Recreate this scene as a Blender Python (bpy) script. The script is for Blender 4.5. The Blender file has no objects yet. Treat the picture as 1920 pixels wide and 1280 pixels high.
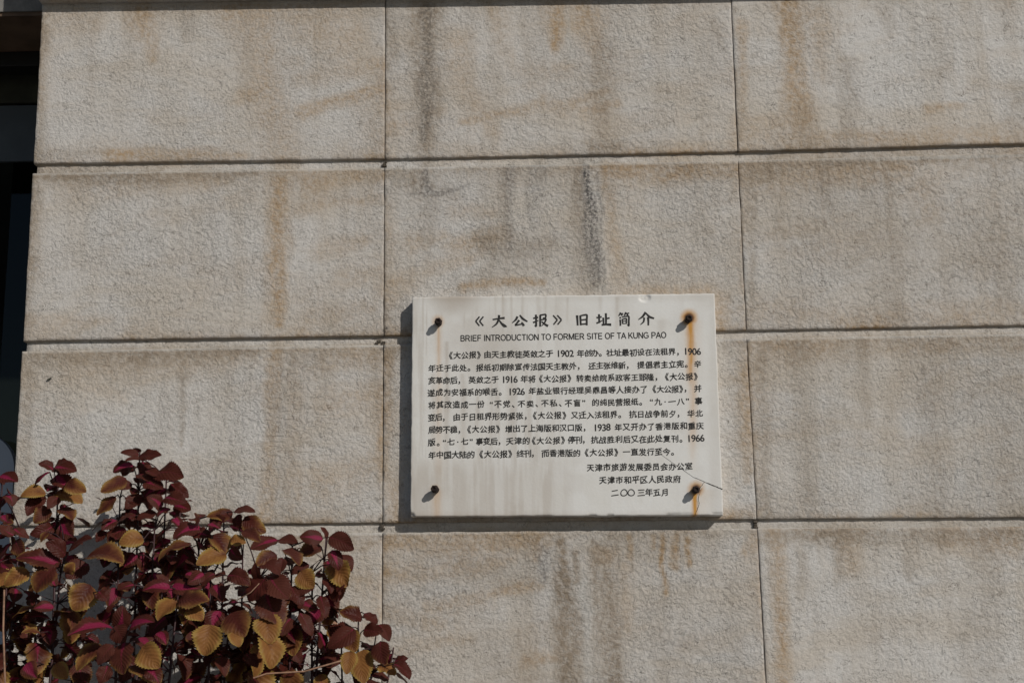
import bpy, bmesh, math, random
import numpy as np
from mathutils import Vector, Matrix, Euler

# ------------------------------------------------------------------ camera
scene = bpy.context.scene
COL = scene.collection
Z0 = 2.8                                   # height of the first joint above the pavement
F = 2500.0                                 # focal length in photo pixels (1920 wide)
CAM = np.array([0.3950, -3.4100, Z0 - 1.2150])
PITCH, YAW, ROLL = 0.20350, -0.01726, -0.01309
_cp, _sp = math.cos(PITCH), math.sin(PITCH)
_cy, _sy = math.cos(YAW), math.sin(YAW)
_cr, _sr = math.cos(ROLL), math.sin(ROLL)
FWD = np.array([_sy * _cp, _cy * _cp, _sp])
_r0 = np.array([_cy, -_sy, 0.0])
_u0 = np.cross(_r0, FWD)
RIGHT = _r0 * _cr + _u0 * _sr
UP = -_r0 * _sr + _u0 * _cr


def at(px, py, y=0.0):
    """point of the place seen at photo pixel (px, py), at distance y from the wall face"""
    d = FWD * F + RIGHT * (px - 960) - UP * (py - 640)
    t = (y - CAM[1]) / d[1]
    return CAM + t * d


cam_data = bpy.data.cameras.new('camera')
cam = bpy.data.objects.new('camera', cam_data)
COL.objects.link(cam)
cam_data.sensor_width = 36
cam_data.lens = F / 1920 * 36
cam_data.clip_start = 0.05
cam_data.clip_end = 500
M = Matrix(((RIGHT[0], UP[0], -FWD[0], CAM[0]),
            (RIGHT[1], UP[1], -FWD[1], CAM[1]),
            (RIGHT[2], UP[2], -FWD[2], CAM[2]), (0, 0, 0, 1)))
cam.matrix_world = M
scene.camera = cam

# ------------------------------------------------------------------ light
SUN_DIR = Vector((0.88, -1.0, 0.85)).normalized()      # towards the sun
elev = math.asin(SUN_DIR.z)
azim = math.atan2(SUN_DIR.x, SUN_DIR.y)                 # clockwise from +Y
world = bpy.data.worlds.new('World')
scene.world = world
world.use_nodes = True
wn = world.node_tree.nodes
wl = world.node_tree.links
for n in list(wn):
    wn.remove(n)
wo = wn.new('ShaderNodeOutputWorld')
wb = wn.new('ShaderNodeBackground')
sky = wn.new('ShaderNodeTexSky')
sky.sky_type = 'NISHITA'
sky.sun_disc = False
sky.sun_elevation = elev
sky.sun_rotation = azim
sky.air_density = 1.0
sky.dust_density = 0.8
wb.inputs['Strength'].default_value = 0.05
wl.new(sky.outputs[0], wb.inputs[0])
wl.new(wb.outputs[0], wo.inputs[0])

sun_data = bpy.data.lights.new('sun', 'SUN')
sun_data.energy = 3.3
sun_data.angle = math.radians(0.5)
sun_data.color = (1.0, 0.955, 0.89)
sun = bpy.data.objects.new('sun', sun_data)
COL.objects.link(sun)
sun.rotation_euler = (-SUN_DIR).to_track_quat('-Z', 'Y').to_euler()
sun.location = (4, -5, 8)

scene.view_settings.view_transform = 'Standard'
scene.view_settings.look = 'None'
scene.view_settings.exposure = -0.20
scene.view_settings.gamma = 1
scene.render.engine = 'CYCLES'
scene.cycles.max_bounces = 6
scene.cycles.transparent_max_bounces = 8

# ------------------------------------------------------------------ helpers
def link(o, parent=None):
    COL.objects.link(o)
    if parent is not None:
        o.parent = parent
        o.location = -Vector(parent.location)           # children are modelled in world coordinates
    return o


def tag(o, label=None, cat=None, group=None, kind=None):
    if label: o['label'] = label
    if cat: o['category'] = cat
    if group: o['group'] = group
    if kind: o['kind'] = kind
    return o


def empty(name, loc, label, cat, group=None):
    o = bpy.data.objects.new(name, None)
    o.empty_display_size = 0.05
    o.location = loc
    COL.objects.link(o)
    return tag(o, label, cat, group)


def mesh_obj(name, verts, faces, mat, parent=None, smooth=False):
    me = bpy.data.meshes.new(name)
    me.from_pydata([tuple(map(float, v)) for v in verts], [], faces)
    me.materials.append(mat)
    if smooth:
        me.polygons.foreach_set('use_smooth', [True] * len(me.polygons))
    me.update()
    return link(bpy.data.objects.new(name, me), parent)


class MB:
    """collects simple solids into one mesh"""
    def __init__(self):
        self.v, self.f = [], []

    def box(self, x0, x1, y0, y1, z0, z1):
        b = len(self.v)
        self.v += [(x0, y0, z0), (x1, y0, z0), (x1, y1, z0), (x0, y1, z0),
                   (x0, y0, z1), (x1, y0, z1), (x1, y1, z1), (x0, y1, z1)]
        self.f += [tuple(b + i for i in q) for q in
                   ((0, 3, 2, 1), (4, 5, 6, 7), (0, 1, 5, 4), (1, 2, 6, 5), (2, 3, 7, 6), (3, 0, 4, 7))]

    def tube(self, pts, radii, n=8, cap=True):
        pts = [Vector(p) for p in pts]
        b = len(self.v)
        prev = None
        for i, p in enumerate(pts):
            t = (pts[min(i + 1, len(pts) - 1)] - pts[max(i - 1, 0)]).normalized()
            if prev is None:
                a = t.orthogonal().normalized()
            else:
                a = (prev - t * prev.dot(t)).normalized()
            prev = a
            c = t.cross(a)
            for k in range(n):
                w = 2 * math.pi * k / n
                self.v.append(tuple(p + (a * math.cos(w) + c * math.sin(w)) * radii[i]))
        for i in range(len(pts) - 1):
            for k in range(n):
                k2 = (k + 1) % n
                self.f.append((b + i * n + k, b + i * n + k2, b + (i + 1) * n + k2, b + (i + 1) * n + k))
        if cap:
            self.f.append(tuple(b + k for k in reversed(range(n))))
            self.f.append(tuple(b + (len(pts) - 1) * n + k for k in range(n)))

    def build(self, name, mat, parent=None, smooth=False, bevel=0.0):
        o = mesh_obj(name, self.v, self.f, mat, parent, smooth)
        if bevel:
            m = o.modifiers.new('bevel', 'BEVEL')
            m.width = bevel
            m.segments = 2
            m.limit_method = 'ANGLE'
        return o


# --- numpy value noise -------------------------------------------------
_tab = np.random.RandomState(7).rand(256, 256)


def vnoise(x, y):
    x = np.asarray(x, float); y = np.asarray(y, float)
    xi = np.floor(x).astype(int); yi = np.floor(y).astype(int)
    fx = x - xi; fy = y - yi
    fx = fx * fx * (3 - 2 * fx); fy = fy * fy * (3 - 2 * fy)
    a = _tab[xi % 256, yi % 256]; b = _tab[(xi + 1) % 256, yi % 256]
    c = _tab[xi % 256, (yi + 1) % 256]; d = _tab[(xi + 1) % 256, (yi + 1) % 256]
    return (a * (1 - fx) + b * fx) * (1 - fy) + (c * (1 - fx) + d * fx) * fy


def fbm(x, y, o=4):
    s = 0; a = 0.5; t = 0
    for i in range(o):
        s = s + a * vnoise(x * 2 ** i + 17.3 * i, y * 2 ** i + 5.1 * i); t += a; a *= 0.55
    return s / t


def sstep(a, b, x):
    t = np.clip((x - a) / (b - a), 0, 1)
    return t * t * (3 - 2 * t)


# ------------------------------------------------------------------ materials
def new_mat(name):
    m = bpy.data.materials.new(name)
    m.use_nodes = True
    nt = m.node_tree
    for n in list(nt.nodes):
        nt.nodes.remove(n)
    out = nt.nodes.new('ShaderNodeOutputMaterial')
    bs = nt.nodes.new('ShaderNodeBsdfPrincipled')
    nt.links.new(bs.outputs[0], out.inputs[0])
    return m, nt, bs, out


class N:
    """short node-building helpers for one tree"""
    def __init__(self, nt):
        self.nt = nt

    def n(self, t, **kw):
        x = self.nt.nodes.new(t)
        for k, v in kw.items():
            setattr(x, k, v)
        return x

    def set(self, sock, v):
        if isinstance(v, bpy.types.NodeSocket):
            self.nt.links.new(v, sock)
        else:
            sock.default_value = v

    def math(self, op, a, b=0.0, c=None, clamp=False):
        x = self.n('ShaderNodeMath', operation=op, use_clamp=clamp)
        self.set(x.inputs[0], a); self.set(x.inputs[1], b)
        if c is not None: self.set(x.inputs[2], c)
        return x.outputs[0]

    def ramp(self, v, a, b, lo=0.0, hi=1.0, smooth=True):
        x = self.n('ShaderNodeMapRange', interpolation_type='SMOOTHSTEP' if smooth else 'LINEAR')
        self.set(x.inputs[0], v)
        for i, q in enumerate((a, b, lo, hi)):
            self.set(x.inputs[1 + i], q)
        return x.outputs[0]

    def noise(self, vec, scale, detail=2.0, rough=0.5, dist=0.0):
        x = self.n('ShaderNodeTexNoise')
        self.set(x.inputs['Vector'], vec)
        x.inputs['Scale'].default_value = scale
        x.inputs['Detail'].default_value = detail
        x.inputs['Roughness'].default_value = rough
        x.inputs['Distortion'].default_value = dist
        return x.outputs['Fac']

    def mix(self, f, a, b, mode='MIX'):
        x = self.n('ShaderNodeMix', data_type='RGBA', blend_type=mode)
        self.set(x.inputs[0], f)
        self.set(x.inputs[6], a if isinstance(a, bpy.types.NodeSocket) else (*a, 1))
        self.set(x.inputs[7], b if isinstance(b, bpy.types.NodeSocket) else (*b, 1))
        return x.outputs[2]

    def vadd(self, a, b):
        x = self.n('ShaderNodeVectorMath', operation='ADD')
        self.set(x.inputs[0], a); self.set(x.inputs[1], b)
        return x.outputs[0]

    def vmul(self, a, b):
        x = self.n('ShaderNodeVectorMath', operation='MULTIPLY')
        self.set(x.inputs[0], a); self.set(x.inputs[1], b)
        return x.outputs[0]

    def bump(self, h, dist, strength=1.0, normal=None):
        x = self.n('ShaderNodeBump')
        self.set(x.inputs['Strength'], strength)
        x.inputs['Distance'].default_value = dist
        self.set(x.inputs['Height'], h)
        if normal is not None: self.set(x.inputs['Normal'], normal)
        return x.outputs[0]


def stone_material(name='weathered_stone', stained=True):
    m, nt, bs, out = new_mat(name)
    g = N(nt)
    geo = g.n('ShaderNodeNewGeometry').outputs['Position']
    rnd = g.n('ShaderNodeObjectInfo').outputs['Random']
    off = g.n('ShaderNodeCombineXYZ')
    g.set(off.inputs[0], g.math('MULTIPLY', rnd, 31.0)); g.set(off.inputs[2], g.math('MULTIPLY', rnd, 17.0))
    p = g.vadd(geo, off.outputs[0])
    # relief: small plateaus with sharp broken edges, coarser in some areas than others
    area = g.noise(p, 3.2, 2.0)
    rnd2 = g.math('FRACT', g.math('MULTIPLY', rnd, 13.7))
    p = g.vmul(p, g.math('MULTIPLY_ADD', rnd2, .35, .88))        # every block is dressed a little differently
    n1 = g.noise(p, 62, 3.0, 0.55, 0.45)
    n2 = g.noise(p, 112, 3.0, 0.55, 0.4)
    n3 = g.noise(p, 260, 2.0, 0.6, 0.0)
    # flat plateaus parted by thin broken steps; some areas coarse, some fine, some nearly smooth
    area2 = g.noise(p, 5.5, 2.0)
    ca = g.ramp(area, 0.40, 0.60, 0.25, 1.1)
    fa = g.ramp(area2, 0.36, 0.62, 0.25, 1.0)
    t1 = g.math('ADD', g.ramp(n1, 0.485, 0.508), g.math('ADD', g.ramp(n1, 0.575, 0.592, 0.0, 0.7), g.ramp(n1, 0.405, 0.425, 0.0, 0.7)))
    t2 = g.math('ADD', g.ramp(n2, 0.488, 0.512), g.math('ADD', g.ramp(n2, 0.570, 0.590, 0.0, 0.6), g.ramp(n2, 0.410, 0.430, 0.0, 0.6)))
    h = g.math('ADD', g.math('MULTIPLY', t1, ca), g.math('MULTIPLY', t2, fa))
    h = g.math('ADD', h, g.math('MULTIPLY', n3, 0.42))
    h = g.math('ADD', h, g.math('MULTIPLY', g.noise(p, 480, 2.0), 0.16))
    nrm = g.bump(h, 0.0015, g.math('MULTIPLY_ADD', g.math('FRACT', g.math('MULTIPLY', rnd, 7.3)), .25, .62))
    g.set(bs.inputs['Normal'], nrm)
    crev = g.math('MULTIPLY', g.ramp(n1, 0.462, 0.484), g.ramp(n1, 0.484, 0.500, 1.0, 0.0))
    crev = g.math('MULTIPLY', crev, g.ramp(g.noise(p, 34, 2.0), 0.45, 0.62))
    # body colour
    flat = g.vmul(p, (1.0, 1.0, 3.2))
    w1 = g.noise(flat, 2.1, 4.0, 0.6, 0.8)
    w2 = g.noise(g.vmul(p, (3.5, 1.0, 0.55)), 2.6, 3.0, 0.55)
    c = g.mix(g.ramp(w1, 0.40, 0.72), (0.606, 0.588, 0.562), (0.560, 0.512, 0.450))
    c = g.mix(g.ramp(w2, 0.46, 0.72, 0.0, 0.40), c, (0.495, 0.432, 0.352))
    w3 = g.noise(g.vmul(geo, (1.0, 1.0, 0.16)), 11, 3.0, 0.6)
    c = g.mix(g.ramp(w3, 0.50, 0.75, 0.0, 0.35), c, (0.455, 0.400, 0.332))
    tonev = g.math('MULTIPLY_ADD', g.math('FRACT', g.math('MULTIPLY', rnd, 5.1)), .16, -.02)
    c = g.mix(tonev, c, (0.42, 0.36, 0.30))
    fine = g.noise(p, 260, 2.0, 0.6)
    c = g.mix(g.ramp(fine, 0.3, 0.75, 0.0, 0.20), c, (0.28, 0.25, 0.21))
    c = g.mix(g.math('MULTIPLY', crev, 0.75), c, (0.10, 0.09, 0.08))
    # pits collect dirt
    pit = g.ramp(g.math('MULTIPLY', g.noise(p, 95, 2.0), g.noise(p, 37, 1.0)), 0.13, 0.17, 1.0, 0.0)
    c = g.mix(g.math('MULTIPLY', pit, 0.28), c, (0.11, 0.10, 0.085))
    if stained:
        at_ = g.n('ShaderNodeAttribute', attribute_name='stain')
        sep = g.n('ShaderNodeSeparateColor')
        g.set(sep.inputs[0], at_.outputs['Color'])
        br = g.ramp(g.noise(p, 60, 3.0, 0.6), 0.30, 0.68, 0.55, 1.25)
        ochre = g.math('MULTIPLY', sep.outputs[0], g.math('MULTIPLY', br, 1.15), clamp=True)
        soot = g.math('MULTIPLY', sep.outputs[1], g.ramp(g.noise(p, 120, 3.0, 0.65), 0.36, 0.64, 0.15, 1.15), clamp=True)
        brown = g.math('MULTIPLY', sep.outputs[2], g.math('MULTIPLY', br, 1.1), clamp=True)
        c = g.mix(ochre, c, (0.385, 0.265, 0.150))
        c = g.mix(brown, c, (0.285, 0.232, 0.176))
        c = g.mix(soot, c, (0.115, 0.108, 0.102))
        c = g.mix(at_.outputs['Alpha'], c, (0.47, 0.46, 0.43))
    g.set(bs.inputs['Base Color'], c)
    bs.inputs['Roughness'].default_value = 0.88
    bs.inputs['Specular IOR Level'].default_value = 0.25
    return m


STONE = stone_material()
STONE_PLAIN = stone_material('plain_stone', False)


def simple(name, col, rough=0.6, metal=0.0, var=0.25, scale=40, spec=0.4, bump=0.0):
    m, nt, bs, out = new_mat(name)
    g = N(nt)
    p = g.n('ShaderNodeNewGeometry').outputs['Position']
    nz = g.noise(p, scale, 4.0, 0.6)
    dark = tuple(x * (1 - var) for x in col); lite = tuple(min(1, x * (1 + var)) for x in col)
    g.set(bs.inputs['Base Color'], g.mix(g.ramp(nz, 0.3, 0.7), dark, lite))
    bs.inputs['Roughness'].default_value = rough
    bs.inputs['Metallic'].default_value = metal
    bs.inputs['Specular IOR Level'].default_value = spec
    if bump:
        g.set(bs.inputs['Normal'], g.bump(g.noise(p, scale * 2, 3.0), bump))
    return m


def marble_material():
    m, nt, bs, out = new_mat('stained_white_marble')
    g = N(nt)
    p = g.n('ShaderNodeNewGeometry').outputs['Position']
    c = g.mix(g.ramp(g.noise(p, 9, 4.0, 0.6, 0.6), 0.35, 0.7), (0.715, 0.710, 0.685), (0.680, 0.668, 0.632))
    c = g.mix(g.ramp(g.noise(p, 700, 2.0), 0.35, 0.75, 0.0, 0.10), c, (0.3, 0.28, 0.25))
    at_ = g.n('ShaderNodeAttribute', attribute_name='stain')
    sep = g.n('ShaderNodeSeparateColor')
    g.set(sep.inputs[0], at_.outputs['Color'])
    c = g.mix(g.math('MULTIPLY', sep.outputs[2], 1.0, clamp=True), c, (0.33, 0.265, 0.20))
    c = g.mix(g.math('MULTIPLY', sep.outputs[0], 1.15, clamp=True), c, (0.52, 0.260, 0.055))
    c = g.mix(g.math('MULTIPLY', sep.outputs[1], 1.0, clamp=True), c, (0.10, 0.035, 0.010))
    g.set(bs.inputs['Base Color'], c)
    bs.inputs['Roughness'].default_value = 0.55
    bs.inputs['Specular IOR Level'].default_value = 0.3
    g.set(bs.inputs['Normal'], g.bump(g.noise(p, 160, 3.0), 0.0003))
    return m


MARBLE = marble_material()
INK = simple('black_engraved_paint', (0.020, 0.019, 0.018), 0.7, 0, 0.55, 190)
RUST = simple('rusted_iron', (0.022, 0.012, 0.009), 0.75, 0.0, 0.6, 260, 0.3, 0.0006)
CRACK_DARK = simple('crack_dirt', (0.05, 0.045, 0.04), 0.9, 0, 0.4, 200)
CRACK_PALE = simple('fresh_marble_edge', (0.62, 0.57, 0.50), 0.8, 0, 0.2, 300)
MORTAR = simple('old_mortar', (0.085, 0.072, 0.058), 0.95, 0, 0.5, 220, 0.2, 0.002)

# ------------------------------------------------------------------ stains on the wall
# each: kind, list of (photo px, py) along the stain, half width px at each, strength, softness
# 'o' ochre  'd' soot  'b' brown  'l' pale
STAINS = [
    # first course
    ('o', [(262, 18), (275, 60), (285, 110)], [26, 20, 8], .45), ('o', [(470, 25), (505, 160), (535, 300)], [40, 26, 24], .34),
    ('o', [(570, 30), (650, 70)], [40, 30], .30), ('o', [(560, 150), (640, 132), (720, 118)], [12, 14, 10], .30),
    ('o', [(560, 212), (640, 190), (718, 165)], [9, 9, 6], .50), ('o', [(470, 125), (560, 118)], [12, 10], .22),
    ('o', [(200, 291), (330, 293), (460, 290)], [8, 10, 6], .50), ('b', [(80, 290), (200, 285)], [14, 10], .35),
    ('b', [(82, 30), (74, 200), (68, 300)], [12, 10, 12], .40), ('o', [(455, 180), (500, 175)], [10, 8], .35),
    ('b', [(350, 25), (352, 80)], [20, 8], .25), ('o', [(100, 35), (180, 40)], [20, 14], .25),
    ('d', [(798, 20), (803, 90), (800, 180), (795, 260)], [18, 16, 14, 10], .42), ('b', [(800, 25), (802, 150), (800, 295)], [30, 26, 20], .55),
    ('b', [(735, 30), (745, 110)], [22, 12], .25), ('o', [(1042, 18), (1046, 50), (1040, 90)], [24, 18, 8], .62),
    ('o', [(1085, 15), (1100, 40), (1110, 85)], [22, 26, 14], .50), ('b', [(1135, 90), (1130, 165), (1126, 260)], [20, 26, 10], .34),
    ('o', [(870, 225), (980, 205), (1080, 195), (1140, 170)], [7, 8, 9, 5], .42), ('o', [(860, 70), (870, 160), (925, 250)], [18, 20, 14], .30),
    ('o', [(1100, 210), (1160, 198)], [10, 6], .42), ('o', [(1020, 190), (1060, 212)], [10, 5], .30),
    ('b', [(1110, 276), (1160, 270)], [14, 9], .50), ('o', [(970, 130), (1060, 120)], [10, 8], .24),
    ('o', [(740, 240), (830, 205)], [9, 6], .24), ('o', [(930, 20), (955, 120)], [16, 10], .24),
    ('l', [(1067, 20), (1069, 110)], [6, 4], .35), ('b', [(1345, 40), (1355, 90)], [14, 8], .25),
    ('o', [(1480, 12), (1488, 120), (1500, 225)], [18, 16, 24], .60), ('o', [(1530, 20), (1540, 140)], [16, 14], .28),
    ('b', [(1500, 215), (1510, 270)], [34, 26], .30), ('b', [(1590, 120), (1595, 275)], [16, 22], .35),
    ('o', [(1390, 232), (1480, 228), (1520, 240)], [12, 10, 10], .40), ('o', [(1385, 255), (1640, 262), (1918, 258)], [14, 12, 16], .35),
    ('o', [(1740, 205), (1800, 200)], [7, 5], .45), ('o', [(1390, 40), (1394, 210)], [8, 6], .40),
    ('b', [(1655, 10), (1670, 60)], [20, 10], .30), ('b', [(1910, 170), (1918, 250)], [20, 26], .35),
    # second course
    ('b', [(60, 332), (280, 330), (480, 322)], [13, 18, 8], .48), ('o', [(140, 355), (260, 350), (420, 340)], [16, 14, 8], .28),
    ('o', [(524, 345), (524, 450), (520, 570), (522, 610)], [14, 15, 12, 6], .60), ('o', [(505, 330), (505, 600)], [8, 8], .26),
    ('o', [(590, 345), (660, 330), (715, 330)], [16, 14, 10], .38), ('o', [(600, 470), (680, 452)], [12, 8], .30),
    ('o', [(560, 395), (640, 375), (712, 372)], [9, 9, 6], .30), ('o', [(590, 590), (690, 575)], [16, 12], .30),
    ('b', [(70, 350), (58, 500), (50, 620)], [14, 10, 12], .40), ('o', [(60, 612), (200, 600)], [14, 8], .25),
    ('o', [(650, 520), (712, 505)], [16, 12], .28),
    ('b', [(735, 330), (790, 345), (850, 365)], [16, 20, 12], .32), ('d', [(795, 325), (800, 350), (806, 362)], [10, 14, 6], .72),
    ('d', [(770, 366), (830, 362), (880, 348)], [5, 7, 4], .50), ('b', [(800, 330), (805, 480)], [24, 12], .30),
    ('d', [(1098, 306), (1102, 345), (1108, 420), (1115, 500), (1118, 530)], [6, 11, 16, 19, 12], .74),
    ('d', [(1098, 308), (1101, 335), (1106, 380)], [4, 8, 5], .95), ('d', [(1124, 330), (1130, 470), (1134, 545)], [3, 4, 3], .55),
    ('b', [(1085, 310), (1090, 420), (1100, 540)], [10, 14, 18], .45), ('d', [(960, 315), (955, 400), (952, 470)], [10, 12, 6], .35),
    ('d', [(1010, 318), (1000, 350), (1000, 420)], [16, 18, 10], .34), ('b', [(945, 330), (940, 440)], [14, 10], .35),
    ('b', [(905, 450), (960, 470), (1030, 460)], [22, 30, 18], .42), ('o', [(860, 470), (940, 440)], [14, 12], .36),
    ('o', [(740, 520), (830, 500), (900, 480)], [8, 9, 6], .34), ('o', [(865, 535), (960, 530), (1020, 533)], [6, 7, 3], .60),
    ('o', [(850, 400), (920, 395)], [12, 8], .24), ('o', [(775, 455), (830, 440)], [12, 8], .36),
    ('o', [(1140, 345), (1150, 430), (1165, 545)], [10, 9, 14], .34), ('o', [(1145, 318), (1240, 328), (1380, 318)], [12, 13, 10], .42),
    ('o', [(1190, 545), (1260, 548), (1335, 545)], [10, 9, 8], .35), ('b', [(895, 515), (1000, 500)], [10, 8], .24),
    ('o', [(1345, 560), (1350, 608)], [14, 12], .34), ('o', [(725, 545), (770, 530)], [18, 14], .25),
    ('b', [(1430, 320), (1470, 300), (1620, 292), (1910, 284)], [28, 22, 16, 12], .42), ('o', [(1425, 330), (1560, 320), (1700, 312)], [20, 22, 14], .45),
    ('b', [(1408, 330), (1412, 560)], [12, 8], .38), ('b', [(1650, 320), (1660, 440), (1680, 590)], [60, 40, 30], .22),
    ('b', [(1500, 420), (1700, 470), (1910, 430)], [80, 90, 90], .26), ('o', [(1720, 330), (1740, 400)], [40, 20], .24),
    ('b', [(1540, 330), (1560, 520)], [22, 12], .22), ('b', [(1880, 330), (1890, 560)], [34, 30], .25),
    ('o', [(1405, 590), (1650, 592), (1918, 585)], [16, 14, 16], .25),
    # third course
    ('b', [(60, 672), (260, 672), (480, 660)], [14, 20, 10], .42), ('o', [(150, 690), (330, 682), (480, 672)], [18, 20, 10], .28),
    ('b', [(340, 670), (342, 760), (340, 830)], [9, 7, 5], .40), ('o', [(512, 660), (510, 780), (500, 960)], [12, 10, 10], .44),
    ('o', [(555, 660), (550, 960)], [14, 14], .26), ('o', [(600, 760), (700, 735)], [18, 14], .30),
    ('o', [(590, 690), (700, 672)], [14, 12], .26), ('o', [(610, 900), (700, 880)], [22, 20], .26),
    ('b', [(530, 700), (530, 960)], [30, 26], .20), ('b', [(60, 690), (35, 960)], [12, 10], .35),
    ('o', [(725, 660), (722, 900)], [8, 8], .40), ('o', [(735, 905), (740, 965)], [12, 12], .30), ('b', [(735, 650), (735, 760)], [12, 10], .28),
    ('o', [(130, 700), (230, 745)], [10, 6], .18),
    ('b', [(1425, 650), (1440, 955)], [10, 10], .34), ('o', [(1440, 655), (1600, 650), (1900, 640)], [14, 14, 12], .30),
    ('b', [(1505, 660), (1515, 960)], [20, 14], .26), ('b', [(1750, 660), (1760, 950)], [30, 20], .20), ('b', [(1620, 640), (1625, 800)], [12, 8], .26),
    ('o', [(1370, 960), (1415, 955)], [8, 8], .35), ('b', [(1860, 700), (1900, 960)], [60, 50], .22), ('o', [(1390, 640), (1400, 900)], [10, 6], .28),
    # fourth course
    ('o', [(730, 1010), (860, 1020), (1010, 1012)], [12, 14, 12], .38), ('o', [(1000, 1004), (1002, 1045)], [14, 8], .50),
    ('d', [(1015, 1030), (1018, 1060), (1020, 1085)], [12, 16, 8], .45), ('b', [(1050, 1015), (1056, 1080), (1062, 1160), (1068, 1285)], [10, 14, 22, 22], .72),
    ('b', [(1080, 1040), (1082, 1090)], [7, 9], .62), ('l', [(1095, 1070), (1098, 1160), (1098, 1285)], [9, 10, 8], .38),
    ('b', [(1118, 1020), (1128, 1080), (1140, 1160), (1145, 1285)], [8, 22, 26, 22], .62), ('o', [(1120, 1030), (1135, 1042), (1148, 1030)], [6, 12, 5], .62),
    ('b', [(1108, 1180), (1112, 1285)], [7, 8], .35), ('o', [(1178, 1005), (1180, 1048)], [6, 5], .62), ('o', [(1243, 1004), (1245, 1040), (1246, 1120)], [4, 6, 3], .82),
    ('o', [(1264, 1008), (1268, 1068)], [5, 5], .66), ('o', [(1286, 1008), (1289, 1058)], [4, 4], .66), ('o', [(1222, 1004), (1224, 1028)], [4, 4], .55),
    ('o', [(730, 1080), (850, 1072), (960, 1050)], [8, 9, 6], .36), ('o', [(800, 1135), (900, 1120), (1010, 1098)], [9, 9, 5], .40),
    ('o', [(730, 1150), (820, 1165)], [12, 9], .30), ('b', [(870, 1060), (940, 1090)], [26, 16], .24), ('o', [(740, 1215), (880, 1195)], [9, 7], .28),
    ('o', [(985, 1240), (1040, 1235)], [8, 6], .35), ('o', [(1175, 1060), (1180, 1180)], [10, 8], .26), ('b', [(1240, 1150), (1250, 1270)], [20, 20], .18),
    ('o', [(1398, 1035), (1412, 1012)], [8, 8], .35), ('d', [(1255, 1205), (1290, 1210)], [5, 4], .45), ('b', [(920, 1230), (1000, 1280)], [40, 30], .25),
    ('o', [(1455, 1000), (1462, 1120), (1472, 1285)], [12, 10, 12], .50), ('b', [(1440, 1004), (1680, 1006), (1918, 1002)], [12, 14, 12], .42),
    ('b', [(1570, 1005), (1572, 1090)], [14, 6], .44), ('o', [(1590, 1004), (1596, 1060)], [22, 12], .36), ('b', [(1700, 1004), (1706, 1080)], [18, 8], .36),
    ('o', [(1780, 1010), (1900, 1024)], [14, 12], .36), ('b', [(1850, 1020), (1860, 1260)], [26, 20], .22), ('b', [(1500, 1010), (1505, 1120)], [12, 8], .26),
    ('o', [(560, 1010), (640, 1020), (710, 1010)], [14, 16, 10], .28), ('o', [(620, 1090), (700, 1100)], [14, 14], .22), ('o', [(690, 1180), (712, 1260)], [14, 16], .28),
]
_SEG = []
for k, pts, hw, s in STAINS:
    W3 = [at(px, py) for px, py in pts]
    wide = 1.55 if abs(pts[-1][0] - pts[0][0]) > abs(pts[-1][1] - pts[0][1]) and k == 'o' else 1.0      # veins in the stone are broad and soft
    wide = 1.3 if wide == 1.0 and k == 'o' and max(hw) > 7 else wide
    sc = [h * wide / F * (0 - CAM[1]) for h in hw]
    _SEG.append((k, [(w[0], w[2]) for w in W3], sc, s))

ROW_Z = [(at(720, a)[2], at(720, b_)[2]) for a, b_ in ((0, 298), (314, 630), (646, 980), (998, 1342))]
for px_, py_ in ((722, 292), (720, 318), (719, 625), (718, 652), (717, 974), (716, 1003), (1384, 290), (1400, 640), (1420, 978)):
    w_ = at(px_, py_)
    _SEG.append(('d', [(w_[0] - .004, w_[2]), (w_[0] + .004, w_[2] + .012)], [.007, .004], .75))


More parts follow.
